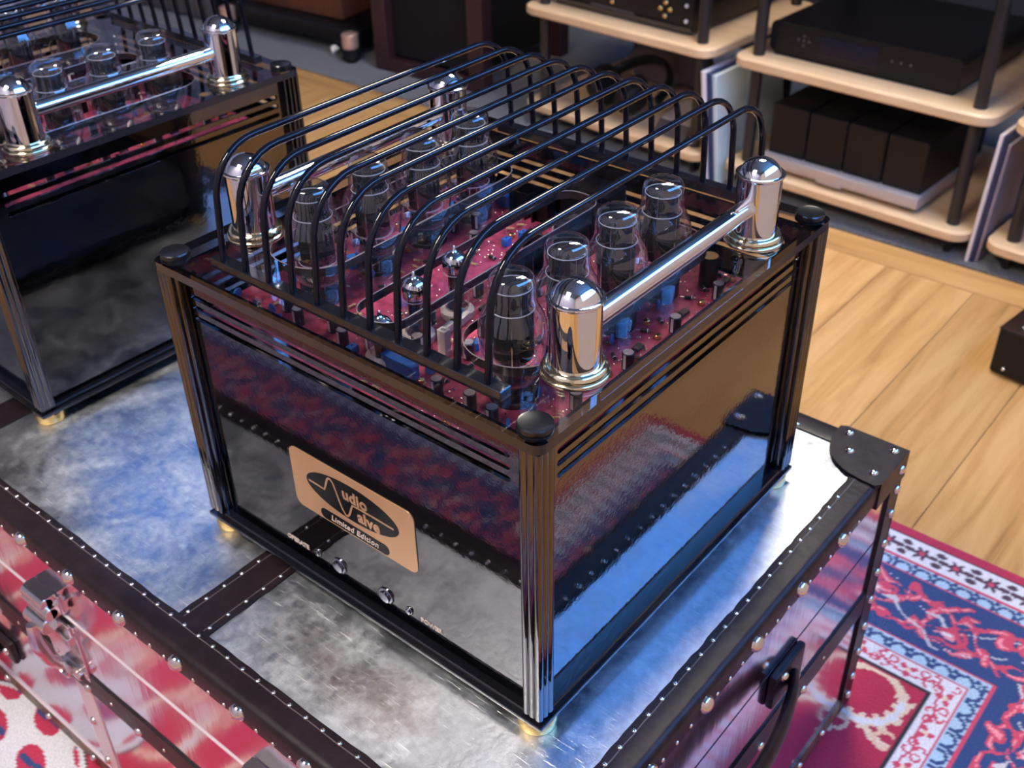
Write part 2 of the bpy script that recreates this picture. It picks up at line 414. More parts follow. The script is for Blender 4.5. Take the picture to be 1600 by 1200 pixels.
# ================================================================== RUG
RUG = (-1.62, 0.447, -0.66, 0.905)
def build_rug():
    x0, x1, y0, y1 = RUG; st = 0.0027
    nx, ny = int((x1 - x0) / st), int((y1 - y0) / st)
    xs = np.linspace(x0, x1, nx); ys = np.linspace(y0, y1, ny)
    X, Y = np.meshgrid(xs, ys, indexing='ij')
    dl, dr, db, df = X - x0, x1 - X, y1 - Y, Y - y0
    D = np.minimum(np.minimum(dl, dr), np.minimum(db, df))
    S = np.where((D == dl) | (D == dr), Y - (y0 + y1) / 2, X - 0.02)
    crim = np.array((0.40, 0.012, 0.060)); navy = np.array((0.012, 0.045, 0.165)); pale = np.array((0.36, 0.52, 0.66)); white = np.array((0.66, 0.66, 0.70))
    plum = np.array((0.055, 0.020, 0.050)); rose = np.array((0.55, 0.050, 0.105)); pink = np.array((0.70, 0.24, 0.28)); cream = np.array((0.72, 0.56, 0.40)); dark = np.array((0.012, 0.012, 0.02)); field = np.array((0.42, 0.013, 0.058))
    Cc = np.zeros(X.shape + (3,)); Cc[:] = field
    def put(msk, c): Cc[msk] = c
    b = [0.0, 0.022, 0.026, 0.072, 0.076, 0.098, 0.102, 0.226, 0.230, 0.252, 0.255, 0.288, 0.294]
    put(D < b[1], crim); put((D >= b[1]) & (D < b[2]), dark)
    put((D >= b[2]) & (D < b[3]), white); put((D >= b[3]) & (D < b[4]), rose)
    put((D >= b[4]) & (D < b[5]), pale); put((D >= b[5]) & (D < b[6]), rose)
    put((D >= b[6]) & (D < b[7]), navy); put((D >= b[7]) & (D < b[8]), rose)
    put((D >= b[8]) & (D < b[9]), pale); put((D >= b[9]) & (D < b[10]), rose)
    put((D >= b[10]) & (D < b[11]), white); put((D >= b[11]) & (D < b[12]), dark)
    def cell(p, off=0.0):
        u = (S + off) / p; i = np.floor(u); return (u - i - 0.5) * p, i
    # dark rosettes and leaves on the outer white band
    u, i = cell(0.052); w = D - 0.049; r = np.hypot(u, w); th = np.arctan2(w, u)
    bnd = (D > 0.029) & (D < 0.070)
    put(bnd & (r < 0.0155 * (0.72 + 0.28 * np.cos(6 * th))), plum); put(bnd & (r < 0.0045), rose)
    for off, wy in ((0.026, 0.012), (0.026, -0.012), (0.018, 0.0), (0.034, 0.0)):
        u, i = cell(0.052, off); put(bnd & (np.hypot(u / 1.5, w - wy) < 0.0052), plum)
    # scalloped pale bands
    for c0, p in ((0.087, 0.030), (0.241, 0.030)):
        u, i = cell(p); w = D - (c0 + 0.006); r = np.hypot(u, w)
        bb = (np.abs(D - c0) < 0.0105)
        put(bb & (np.abs(r - 0.0118) < 0.0026), navy); put(bb & (np.hypot(u - p / 2, D - c0 + 0.006) < 0.004), navy); put(bb & (np.hypot(u + p / 2, D - c0 + 0.006) < 0.004), navy)
    # navy band: winding stem, scrolls, leaves, blossoms
    nb = (D > 0.104) & (D < 0.224); mid = 0.164; P = 0.24
    wu = 0.007 * np.sin(71 * X + 43 * Y) + 0.005 * np.sin(133 * Y - 57 * X + 1.0); ww_ = 0.006 * np.sin(83 * Y - 61 * X + 2.0) + 0.004 * np.sin(151 * X + 37 * Y); tk_ = 0.7 + 0.55 * np.sin(97 * X + 113 * Y)
    def ring(u, w, r0, t): return np.abs(np.hypot(u, w) - r0) < t
    u, i = cell(P)
    for sgn, off in ((1, 0.0), (-1, P / 2)):
        u, i = cell(P, off); u = u + wu; w = (D - mid) * sgn + ww_
        put(nb & ring(u, w - 0.012, 0.034, 0.0056 * tk_), rose); put(nb & ring(u, w - 0.012, 0.033, 0.0022 * tk_), pink)
        th = np.arctan2(w - 0.012, u); rr = np.hypot(u, w - 0.012)
        put(nb & (np.abs(rr - 0.006 - 0.0036 * ((th + PI) % (2 * PI))) < 0.0030) & (rr < 0.030), rose)
        put(nb & (np.abs(w + 0.026 - 0.014 * np.cos(2 * PI * u / P * 2)) < 0.0045 * tk_), rose)
        put(nb & (np.abs(w + 0.020 - 0.022 * np.cos(2 * PI * u / P)) < 0.0020 * tk_), white * 0.8)
        for (a, c, q, s) in ((0.055, 0.022, 0.6, 1.0), (-0.055, 0.022, -0.6, 1.0), (0.083, -0.018, 1.2, 0.9), (-0.083, -0.018, -1.2, 0.9), (0.05, -0.034, 0.2, 0.8), (-0.05, -0.034, -0.2, 0.8), (0.0, -0.040, 0.0, 0.9), (0.10, 0.036, 0.4, 0.9), (-0.10, 0.036, -0.4, 0.9)):
            uu = (u - a) * math.cos(q) + (w - c) * math.sin(q); ww = -(u - a) * math.sin(q) + (w - c) * math.cos(q)
            put(nb & ((uu / (0.016 * s)) ** 2 + (ww / (0.0062 * s)) ** 2 < 1), rose)
            put(nb & ((uu / (0.010 * s)) ** 2 + (ww / (0.0028 * s)) ** 2 < 1), pink * 1.1)
        th = np.arctan2(w - 0.012, u)
        put(nb & (rr < 0.013 * (0.75 + 0.25 * np.cos(5 * th))), pink); put(nb & (rr < 0.005), white)
    # tulip scrolls on the inner white band
    u, i = cell(0.066); w = (D - 0.271) * np.where(i % 2 == 0, 1, -1); wb = (D > 0.2565) & (D < 0.287)
    th = np.arctan2(w, u); r = np.hypot(u, w)
    put(wb & (np.abs(w - 0.0085 * np.sin(2 * PI * S / 0.132)) < 0.0018), rose)
    put(wb & (r < 0.0135 * (0.6 + 0.4 * np.cos(3 * th - PI / 2))), rose); put(wb & (r < 0.0035), cream)
    for a, c in ((0.022, 0.006), (-0.022, 0.006), (0.030, -0.007), (-0.030, -0.007)):
        put(wb & (np.abs(np.hypot(u - a, w - c) - 0.0055) < 0.0016), rose)
    # field: cream wreaths with tendrils
    fd = D > 0.296
    def leaf(a, c, q, L, W, col):
        uu = (X - a) * math.cos(q) + (Y - c) * math.sin(q); ww = -(X - a) * math.sin(q) + (Y - c) * math.cos(q)
        bend = ww - 0.35 * uu * uu / L
        put(fd & ((uu / L) ** 2 + (bend / W) ** 2 < 1), col)
    rg = random.Random(11)
    cs = [(0.092, 0.563)] + [(0.092 - 0.235 * k, 0.563) for k in range(1, 8)] + [(0.06 - 0.160 * k, -0.215) for k in range(0, 11)] + [(-0.02 - 0.235 * k, 0.40) for k in range(0, 7)] + [(0.10, 0.25), (0.10, 0.08), (-1.26, 0.2), (-1.26, 0.0)]
    for (a, c) in cs:
        r = np.hypot((X - a) * 1.0, (Y - c)); th = np.arctan2(Y - c, X - a)
        body = 0.007 + 0.011 * (np.cos(th + 0.9) > -0.2) * np.abs(np.cos((th + 0.9) * 0.8)) * (0.6 + 0.4 * np.sign(np.sin(14 * th)))
        put(fd & (np.abs(r - 0.046) < body * 0.75), cream); put(fd & (np.abs(r - 0.046) < body * 0.35) & (np.cos(th + 0.9) > 0.3), white)
        for q, L in ((-1.0, 0.030), (-1.9, 0.028), (0.4, 0.03), (2.6, 0.026)):
            px, py = a + 0.072 * math.cos(q), c + 0.072 * math.sin(q)
            leaf(px, py, q + 0.7, L * 0.7, 0.006, cream)
            rr = np.hypot(X - px - 0.012, Y - py - 0.006); put(fd & (np.abs(rr - 0.013) < 0.0028), cream * np.array((1.0, 0.85, 0.8)))
    # pale medallion with red ovals before the trunk
    e2 = ((X + 0.715) / 0.135) ** 2 + ((Y + 0.175) / 0.062) ** 2
    put(fd & (e2 < 1), dark); put(fd & (e2 < 0.95), white)
    for k in range(7):
        for j in range(3):
            a, c = -0.98 + 0.090 * k + 0.045 * (j % 2), -0.128 - 0.052 * j
            rr = ((X - a) / 0.030) ** 2 + ((Y - c + 0.25 * (X - a)) / 0.018) ** 2
            put(fd & (e2 < 0.80) & (rr < 1), crim); put(fd & (e2 < 0.80) & (rr < 0.75) & (np.abs(Y - c - 0.1 * (X - a)) < 0.004), navy)
    verts = np.stack([X, Y, np.where(D < 0.004, 0.002, 0.0075)], -1).reshape(-1, 3)
    idx = np.arange(nx * ny).reshape(nx, ny)
    q = np.stack([idx[:-1, :-1], idx[1:, :-1], idx[1:, 1:], idx[:-1, 1:]], -1).reshape(-1, 4)
    me = bpy.data.meshes.new('rug'); me.vertices.add(len(verts)); me.vertices.foreach_set('co', verts.ravel())
    me.loops.add(q.size); me.loops.foreach_set('vertex_index', q.ravel().astype(np.int32))
    me.polygons.add(len(q)); me.polygons.foreach_set('loop_start', np.arange(0, q.size, 4, dtype=np.int32))
    me.update(calc_edges=True); me.validate()
    at = me.color_attributes.new('print', 'FLOAT_COLOR', 'POINT')
    at.data.foreach_set('color', np.concatenate([Cc.reshape(-1, 3), np.ones((nx * ny, 1))], 1).astype(np.float32).ravel())
    me.materials.append(MATS['rug'])
    o = link('rug', me)
    tag(o, 'crimson oriental rug with navy scrolling border under the metal trunk', 'rug')
build_rug()

# ================================================================== TRUNK
TX0, TX1, TY0, TY1, TZ = -1.17, 0.077, -0.127, 0.535, 0.4134
RZ = 0.0078                                     # rug surface carries the trunk
trunk = thing('trunk', 'aluminium clad steamer trunk with dark leather edging and dome nails', 'trunk', ((TX0 + TX1) / 2, (TY0 + TY1) / 2, RZ))
T0 = (-(TX0 + TX1) / 2, -(TY0 + TY1) / 2, -RZ)
def tk(name, mb, mats, parent=None, ang=35):
    mapv(mb, lambda x, y, z: (x + T0[0], y + T0[1], z + T0[2]))
    return mk(name, mb, mats, trunk if parent is None else parent, ang=ang)
body = tk('body', MB().box(TX0 + 0.004, TX1 - 0.004, TY0 + 0.004, TY1 - 0.004, RZ + 0.001, TZ - 0.004), 'black_matt')
SX = [(-0.348, -0.304), (-0.788, -0.744)]        # leather strips across the lid
pxs = [TX0 + 0.004, SX[1][0] + 0.012, SX[1][1] - 0.012, SX[0][0] + 0.012, SX[0][1] - 0.012, TX1 - 0.004]
for a, b in ((pxs[0], pxs[1]), (pxs[2], pxs[3]), (pxs[4], pxs[5])):
    tk('lid_panel', MB().box(a, b, TY0 + 0.004, TY1 - 0.004, TZ - 0.004, TZ), 'alu_top')
SEAMZ = 0.310
for y0, y1 in ((TY0, TY0 + 0.004), (TY1 - 0.004, TY1)):
    tk('upper_side_panel', MB().box(TX0, TX1, y0, y1, SEAMZ + 0.003, TZ - 0.004), 'alu_side')
    tk('lower_side_panel', MB().box(TX0, TX1, y0, y1, RZ + 0.001, SEAMZ - 0.001), 'alu_side')
for x0, x1 in ((TX1 - 0.004, TX1), (TX0, TX0 + 0.004)):
    tk('upper_side_panel', MB().box(x0, x1, TY0 + 0.004, TY1 - 0.004, SEAMZ + 0.003, TZ - 0.004), 'alu_side')
    tk('lower_side_panel', MB().box(x0, x1, TY0 + 0.004, TY1 - 0.004, RZ + 0.001, SEAMZ - 0.001), 'alu_side')
for y0, y1 in ((TY0 - 0.0012, TY0 + 0.002), (TY1 - 0.002, TY1 + 0.0012)):
    tk('lid_bead', MB().box(TX0, TX1, y0, y1, SEAMZ, SEAMZ + 0.0024), 'alu_bead')
# leather edging: L-shaped bands following the rim; s runs along the edge, o is outward
def rim(n0, n1, M, name='leather_edging'):
    prof = [(-0.029, 0.0), (-0.029, 0.0019), (-0.0265, 0.0024), (-0.006, 0.0026), (-0.0015, 0.0018), (0.0012, -0.0008), (0.0022, -0.0045), (0.0023, -0.022), (0.0019, -0.0243), (0.0, -0.0245)]
    rg = random.Random(name + str(n0)); N = 70; b = MB(); vs = []
    for k in range(N + 1):
        s = n0 + (n1 - n0) * k / N; j1, j2 = rg.uniform(-0.0008, 0.0008), rg.uniform(-0.0013, 0.0013)
        for t, (o, z) in enumerate(prof):
            vs.append(M(s, o + (j1 if t < 3 else 0), TZ + z + (j2 if t > 6 else 0)))
    m = len(prof)
    fs = [(k * m + t, k * m + t + 1, (k + 1) * m + t + 1, (k + 1) * m + t) for k in range(N) for t in range(m - 1)]
    b.add(vs, fs + [tuple(range(m)), tuple(range(N * m, N * m + m))])
    return tk(name, b, 'leather', ang=50)
FRONT = lambda s, o, z: (s, TY0 - o, z)
BACK = lambda s, o, z: (s, TY1 + o, z)
RIGHT = lambda s, o, z: (TX1 + o, s, z)
LEFT = lambda s, o, z: (TX0 - o, s, z)
for M, a, b in ((FRONT, TX0, TX1), (BACK, TX0, TX1), (RIGHT, TY0 + 0.029, TY1 - 0.029), (LEFT, TY0 + 0.029, TY1 - 0.029)):
    rim(a, b, M)
for a, b in SX:
    rg = random.Random(int(a * 1000)); N = 40; L = []; Rr = []
    for k in range(N + 1):
        y = TY0 + 0.028 + (TY1 - TY0 - 0.056) * k / N
        L.append((a + rg.uniform(-0.0007, 0.0007), y)); Rr.append((b + rg.uniform(-0.0007, 0.0007), y))
    tk('leather_strip', MB().prism(L + Rr[::-1], TZ, TZ + 0.0019), 'leather')
# side straps, base trim, upright corner leather
for M, a, b in ((FRONT, TX0, TX1), (BACK, TX0, TX1), (RIGHT, TY0 + 0.002, TY1 - 0.002), (LEFT, TY0 + 0.002, TY1 - 0.002)):
    for nm, z0, z1, mt in (('side_strap', 0.190, 0.226, 'leather'), ('base_trim', RZ + 0.0005, 0.033, 'worn_leather')):
        bm_ = MB(); N = 50; rg = random.Random(nm + str(a)); vs = []
        for k in range(N + 1):
            s = a + (b - a) * k / N; j, j2 = rg.uniform(-0.001, 0.001), rg.uniform(-0.001, 0.001)
            jb = j if nm == 'side_strap' else 0
            for o, z in ((0.0, z0 + jb), (0.0022, z0 + jb + 0.0004), (0.0026, (z0 + z1) / 2), (0.0022, z1 + j2 - 0.0004), (0.0, z1 + j2)):
                vs.append(M(s, o, z))
        bm_.add(vs, [(k * 5 + t, k * 5 + t + 1, k * 5 + t + 6, k * 5 + t + 5) for k in range(N) for t in range(4)] + [(0, 1, 2, 3, 4), tuple(range(N * 5, N * 5 + 5))])
        tk(nm, bm_, mt)
tk('edge_bead', MB().box(TX0, TX1, TY0 - 0.0022, TY0, 0.0335, 0.0362), 'alu_bead')
for M, a, b in ((FRONT, TX0 + 0.03, TX1 - 0.03), (RIGHT, TY0 + 0.03, TY1 - 0.03)):
    tk('stitch_line', MB().tube([M(a + (b - a) * k / 40, -0.0222 + 0.0003 * (-1) ** k, TZ + 0.0024) for k in range(41)], 0.0006, 6), 'stitch')
for x in (SX[0][0] + 0.0075, SX[0][1] - 0.0075):
    tk('stitch_line', MB().tube([(x, TY0 + 0.03 + 0.6 * k / 30, TZ + 0.0018) for k in range(31)], 0.0006, 6), 'stitch')
for cx, sx in ((TX1, 1), (TX0, -1)):
    for cy, sy in ((TY1, 1), (TY0, -1)):
        c = MB()
        c.box(*sorted((cx - sx * 0.026, cx + sx * 0.003)), *sorted((cy, cy + sy * 0.003)), RZ + 0.0005, TZ - 0.02)
        c.box(*sorted((cx, cx + sx * 0.003)), *sorted((cy - sy * 0.026, cy + sy * 0.003)), RZ + 0.0005, TZ - 0.02)
        tk('corner_leather', c, 'leather')
        # moulded corner cap: quarter-round flap on the lid plus two side flaps
        c = MB(); r = 0.074
        arc = [(cx + sx * 0.0035, cy + sy * 0.0035), (cx - sx * (r - 0.006), cy + sy * 0.0035)]
        for k in range(0, 13):
            t = R(k * 7.5)
            arc.append((cx - sx * (r * math.cos(t) ** 0.8 if k < 12 else 0.0) , cy - sy * r * math.sin(t) ** 0.8))
        arc.append((cx + sx * 0.0035, cy - sy * (r - 0.006)))
        c.prism(arc, TZ + 0.0005, TZ + 0.0052)
        c.box(*sorted((cx - sx * (r - 0.006), cx + sx * 0.0035)), *sorted((cy, cy + sy * 0.0045)), TZ - 0.030, TZ + 0.0048)
        c.box(*sorted((cx, cx + sx * 0.0045)), *sorted((cy - sy * (r - 0.006), cy + sy * 0.0045)), TZ - 0.030, TZ + 0.0048)
        tk('corner_cap', c, 'leather')
# nails
def nail_mesh(name, r, h):
    p = [(r, 0.0), (r * 0.98, h * 0.25), (r * 0.86, h * 0.6), (r * 0.55, h * 0.9), (r * 0.25, h), (0.0001, h)]
    return MB().lathe(p, n=10).mesh(name, ['nail'], 60)
SN = nail_mesh('nail', 0.0024, 0.0016); BN = nail_mesh('dome_nail', 0.0088, 0.0072); MN = nail_mesh('dome_nail', 0.0056, 0.0045)
def put_nail(me, p, nrm):
    o = link('nail' if me is SN else 'dome_nail', me, trunk, (p[0] + T0[0], p[1] + T0[1], p[2] + T0[2]))
    o.rotation_euler = Vector(nrm).to_track_quat('Z', 'Y').to_euler()
SP = 0.0205
for M, a, b, nrm, vis in ((FRONT, TX0 + 0.04, TX1 - 0.08, (0, -1, 0), 1), (RIGHT, TY0 + 0.08, TY1 - 0.08, (1, 0, 0), 1), (BACK, TX1 - 0.36, TX1 - 0.08, (0, 1, 0), 0)):
    n = int((b - a) / SP)
    for k in range(n):
        s = a + k * SP
        if M is FRONT and s < -0.80: continue
        put_nail(SN, M(s, -0.0235, TZ + 0.0023), (0, 0, 1))
    if not vis: continue
    n = int((b - a) / (SP * 1.05))
    ofs = 2 if M is FRONT else 0
    for k in range(n):
        s = a + k * SP * 1.05
        if M is FRONT and s < -0.85: continue
        if (k + ofs) % 4 == 0: put_nail(BN, M(s, 0.0020, TZ - 0.0115), nrm)
        else: put_nail(SN, M(s, 0.0019, TZ - 0.0195), nrm)
    for k in range(int((b - a) / 0.094)):
        s = a + 0.03 + k * 0.094
        if M is FRONT and s < -0.85: continue
        put_nail(MN, M(s, 0.0022, 0.199), nrm)
        put_nail(SN, M(s + 0.047, 0.0022, 0.207), nrm)
for (a, b) in SX[:1]:
    for k in range(29):
        y = TY0 + 0.036 + k * SP * 1.02
        if y > TY1 - 0.03: break
        for x in (a + 0.006, b - 0.006): put_nail(SN, (x, y, TZ + 0.0017), (0, 0, 1))
for dx, dy in ((-0.060, -0.008), (-0.008, -0.008), (-0.046, -0.037), (-0.010, -0.056)):
    put_nail(MN, (TX1 + dx, TY1 + dy, TZ + 0.005), (0, 0, 1))
for dz in (-0.012, -0.040, -0.075, -0.12, -0.165, -0.21, -0.255, -0.30, -0.345, -0.38):
    put_nail(MN, (TX1 + 0.0035, TY1 - 0.010, TZ + dz), (1, 0, 0))
for y in (0.46, 0.40, 0.34, 0.28, 0.22): put_nail(MN, (TX1 + 0.0022, y, 0.020), (1, 0, 0))
for x in (-0.80, -0.70, -0.60, -0.50): put_nail(MN, (x, TY0 - 0.0022, 0.020), (0, -1, 0))
# upright metal strips with dome nails below the latches
for x in (-0.553, -0.196):
    tk('upright_strip', MB().box(x - 0.016, x + 0.016, TY0 - 0.0016, TY0, 0.034, 0.189, 0, 0.0005, 1), 'alu_bead')
    for z in (0.125, 0.052): put_nail(MN, (x - 0.004, TY0 - 0.0016, z), (0, -1, 0))
# draw latches
def latch(x):
    la = MB()
    la.box(-0.036, 0.036, -0.0025, 0.0, 0.214, 0.300, 0, 0.001, 1)
    o = tk('latch', mapv(la, lambda a, b, c: (a + x, b + TY0, c)), 'latch_chrome')
    def sub(nm, mb, mt='latch_chrome'): tk(nm, mapv(mb, lambda a, b, c: (a + x, b + TY0, c)), mt, o)
    h = MB(); h.box(-0.022, 0.026, -0.003, 0.0, 0.314, 0.340, 0, 0.001, 1)
    for w, z, r in ((0.020, 0.334, 0.0075), (0.024, 0.322, 0.0075)):
        h.cyl((0, -0.012, z), r, -w, w, 14, 0, 0.001, 'x')
        h.box(-w, w, -0.012, -0.001, z - 0.0065, z + 0.0075)
    sub('hook_plate', h)
    d = MB(); d.cyl((-0.002, -0.016, 0.303), 0.010, -0.018, 0.020, 18, 0, 0.0015, 'x'); d.box(-0.026, 0.034, -0.006, -0.002, 0.288, 0.303, 0, 0.001, 1)
    sub('roller', d)
    e_ = MB(); e_.tube([(0.002, -0.028, 0.306), (0.004, -0.030, 0.280), (0.005, -0.024, 0.250), (0.005, -0.014, 0.232)], [0.0055, 0.0075, 0.0065, 0.005], 10)
    e_.box(0.012, 0.038, -0.012, -0.004, 0.280, 0.292, 0, 0.001, 1)
    sub('lever', e_)
    g = MB(); g.tube([(-0.014 + 0.014 * (1 - math.cos(t)), -0.013, 0.226 + 0.013 * math.sin(t)) for t in [i * PI / 8 for i in range(17)]], 0.0022, 8)
    g.box(-0.004, 0.026, -0.010, -0.002, 0.216, 0.232, 0, 0.002, 2); g.cyl((0, -0.006, 0.224), 0.005, -0.012, 0.030, 12, 0, 0.001, 'x')
    sub('hasp', g)
    s = MB()
    for a, z in ((-0.028, 0.222), (0.030, 0.222), (-0.028, 0.290), (0.030, 0.300)): s.lathe([(0.0035, 0), (0.0026, 0.0014), (0.0001, 0.002)], (a, -0.0025, z), 10, 0, 'y')
    mapv(s, lambda a, b, c: (a, -0.0025 - (b + 0.0025), c)); sub('screw', s)
latch(-0.560); latch(-0.203)
# lifting handles
def handle(P0, P1, out, tabs, w):
    n = 18; pts = []
    for k in range(n + 1):
        t = k / n; q = Vector(P0).lerp(Vector(P1), t); q += Vector(out) * (math.sin(PI * t) ** 0.7) + Vector((0, 0, -0.012)) * math.sin(PI * t)
        pts.append(q)
    b = MB(); b.tube(pts, [w * (0.75 + 0.35 * math.sin(PI * k / n)) for k in range(n + 1)], 12, 0, True, 2.5)
    h = tk('lifting_handle', b, 'leather', ang=60)
    for tp in tabs:
        tk('handle_tab', MB().box(*tp, 0, 0.003, 2), 'leather', h)
    return h
handle((TX1 + 0.011, 0.300, 0.283), (TX1 + 0.011, 0.045, 0.272), (0.024, 0, 0), ((TX1, TX1 + 0.009, 0.262, 0.325, 0.262, 0.308), (TX1, TX1 + 0.009, 0.005, 0.065, 0.245, 0.290)), 0.0072)
for y, z in ((0.278, 0.300), (0.310, 0.272), (0.035, 0.28)): put_nail(MN, (TX1 + 0.009, y, z), (1, 0, 0))
handle((-0.755, TY0 - 0.008, 0.118), (-0.985, TY0 - 0.008, 0.118), (0, -0.036, 0), ((-0.785, -0.728, TY0 - 0.008, TY0, 0.100, 0.136), (-1.012, -0.955, TY0 - 0.008, TY0, 0.100, 0.136)), 0.0068)
put_nail(MN, (-0.742, TY0 - 0.008, 0.118), (0, -1, 0))

# ================================================================== VALVE AMPLIFIER (local z = 0 on the trunk lid, origin at its front right corner)
A = 0.425; HZ = 0.3024; PZ = 0.2520; DR = 0.0125
amp = thing('valve_amplifier', 'black mirrored valve amplifier with copper nameplate, caged glass tubes and chrome handles', 'amplifier', (0.0, 0.0, TZ), 0, 'valve amplifiers on the trunk')
def ap(name, mb, mats, parent=None, loc=(0, 0, 0), ang=35): return mk(name, mb, mats, amp if parent is None else parent, loc, 0.0, ang)
foot_m = MB().lathe([(0.0150, 0), (0.0163, 0.0006), (0.0165, 0.002), (0.0165, 0.0105), (0.0158, 0.012)], n=36).mesh('foot', ['gold_brass'])
for x, y in ((-0.016, 0.016), (-A + 0.016, 0.016), (-0.016, A - 0.016), (-A + 0.016, A - 0.016)):
    link('foot', foot_m, amp, (x, y, 0))
ap('base_plate', MB().box(-A, 0, 0, A, 0.012, 0.0165, 0, 0.001, 2).box(-A + 0.004, -0.004, 0.004, A - 0.004, 0.0165, 0.021, 0, 0.001, 1), 'black_gloss')
# fluted corner posts
def post_poly():
    s = 0.0185; p = []
    def face(a, b):
        for k in range(12):
            t = k / 12; q = (a[0] + (b[0] - a[0]) * t, a[1] + (b[1] - a[1]) * t)
            nrm = ((b[1] - a[1]) / s, -(b[0] - a[0]) / s)
            d = -0.0013 * abs(math.sin(t * PI * 3)) ** 0.6 + 0.0013 if k not in (0,) else 0.0013
            p.append((q[0] - nrm[0] * d, q[1] - nrm[1] * d))
    face((-s, 0), (0, 0)); face((0, 0), (0, s)); face((0, s), (-s, s)); face((-s, s), (-s, 0))
    return p
PP = post_poly()
post_m = MB().prism(PP, 0.0215, 0.2940).mesh('corner_post', ['post_chrome'], 50)
for k, (x, y) in enumerate(((-0.0015, 0.0015), (-0.0015, A - 0.0015 - 0.0185), (-A + 0.0015 + 0.0185, A - 0.0015 - 0.0185), (-A + 0.0015 + 0.0185, 0.0015))):
    link('corner_post', post_m, amp, (x, y, 0))
# mirror-dark side sheets with three long vents
def slot(u0, u1, z, h=0.0056): return rrect(u0, u1, z - h / 2, z + h / 2, h / 2 - 0.0001, 4)
VENT = (0.2718, 0.2608, 0.2498)
sheet = plate2d([(0.0165, 0.0205), (A - 0.0165, 0.0205), (A - 0.0165, 0.2942), (0.0165, 0.2942)], [slot(0.036, A - 0.030, z) for z in VENT], 0.003)
def sheet_part(name, f):
    b = MB(); b.v = [f(*p) for p in sheet.v]; b.f = list(sheet.f); b.m = list(sheet.m); return ap(name, b, 'front_gloss' if name == 'front_panel' else 'dark_mirror')
front = sheet_part('front_panel', lambda u, z, t: (-u, DR + t, z))
sheet_part('side_panel', lambda u, z, t: (-DR - t, u, z))
sheet_part('side_panel', lambda u, z, t: (-A + DR + t, u, z))
sheet_part('back_panel', lambda u, z, t: (-u, A - DR - t, z))
# black reveals beside the sheets
rv = MB()
for x in (-0.0165 - 0.001, -A + 0.0165 + 0.001):
    rv.box(x - 0.001, x + 0.001, 0.0165, A - 0.0165, 0.021, 0.2935)
for y in (0.0165 + 0.001, A - 0.0165 - 0.001):
    rv.box(-A + 0.0165, -0.0165, y - 0.001, y + 0.001, 0.021, 0.022)
ap('dark_infill', MB().box(-A + 0.018, -0.018, 0.018, A - 0.018, 0.0212, 0.2235), 'black_matt')  # solid black block put in for the dark void below the board
# front panel fittings
FY = DR
def on_front(mb, x, z, t=0.0): return mapv(mb, lambda a, b, c: (a + x, FY - t - c, b + z))
plate = ap('nameplate', on_front(plate2d(rrect(-0.0755, 0.0755, -0.0335, 0.0335, 0.0085, 8), [], 0.0008), -0.2140, 0.1270), 'logo_copper', front)
ell = [(0.0565 * math.cos(2 * PI * k / 56), 0.0198 * math.sin(2 * PI * k / 56)) for k in range(56)]
ap('oval_badge', on_front(plate2d(ell, [], 0.0003), -0.2137, 0.1318, 0.0008), 'logo_black', front)
pill = rrect(-0.0425, 0.0425, -0.0058, 0.0058, 0.0057, 8)
ap('caption_band', on_front(plate2d(pill, [], 0.0003), -0.2142, 0.1006, 0.0008), 'logo_black', front)
W_ = [(-0.2668, 0.1318), (-0.2560, 0.1316), (-0.2470, 0.1310), (-0.2445, 0.1370), (-0.2416, 0.1448), (-0.2395, 0.1472), (-0.2370, 0.1472), (-0.2343, 0.1440), (-0.2314, 0.1358), (-0.2287, 0.1271), (-0.2259, 0.1199), (-0.2226, 0.1151), (-0.2202, 0.1145), (-0.2174, 0.1180), (-0.2150, 0.1240), (-0.2123, 0.1309), (-0.2060, 0.1315), (-0.1905, 0.1318), (-0.1628, 0.1316)]
rb = MB(); w = 0.0011; Lp, Rp = [], []
for k, q in enumerate(W_):
    a = W_[max(k - 1, 0)]; b = W_[min(k + 1, len(W_) - 1)]; t = Vector((b[0] - a[0], b[1] - a[1])).normalized()
    Lp.append((q[0] - t.y * w, q[1] + t.x * w)); Rp.append((q[0] + t.y * w, q[1] - t.x * w))
vs = [(p[0], FY - 0.0014, p[1]) for p in Lp] + [(p[0], FY - 0.0014, p[1]) for p in Rp]; nW = len(W_)
rb.add(vs, [(k, k + 1, nW + k + 1, nW + k) for k in range(nW - 1)])
ap('wave_emblem', rb, 'logo_copper', front)
def letters(s, size, x, z, mt, t, **kw):
    return ap('lettering', on_front(text_mb(s, size, **kw), x, z, t), mt, front)
letters('udio', 0.0168, -0.2085, 0.1338, 'logo_copper', 0.0013, bold=0.0005, shear=-0.04, space=1.02)
letters('alve', 0.0168, -0.1935, 0.1166, 'logo_copper', 0.0013, bold=0.0005, shear=-0.04, space=1.02)
letters('Limited Edition', 0.0088, -0.2140, 0.0978, 'letter_pale', 0.0013, bold=0.00010, shear=0.2, space=1.08)
letters('OPERATE', 0.0072, -0.3000, 0.0362, 'letter_pale', 0.0003, bold=0.00012)
letters('POWER', 0.0072, -0.1288, 0.0368, 'letter_pale', 0.0003, bold=0.00012)
def knob(x, z, r, h):
    b = MB().lathe([(r, 0), (r, h * 0.25), (r * 0.92, h * 0.4), (r * 0.72, h * 0.45), (r * 0.70, h * 0.9), (r * 0.6, h), (r * 0.2, h * 1.02), (0.0001, h * 1.02)], n=28)
    return mapv(b, lambda a, c, d: (a + x, FY - d, c + z))
for x in (-0.2431, -0.1834): ap('push_button', knob(x, 0.0408, 0.0088, 0.0042), 'button_chrome', front)
for x in (-0.2723, -0.1554): ap('indicator_lamp', knob(x, 0.0400, 0.0044, 0.0028), 'button_chrome', front)
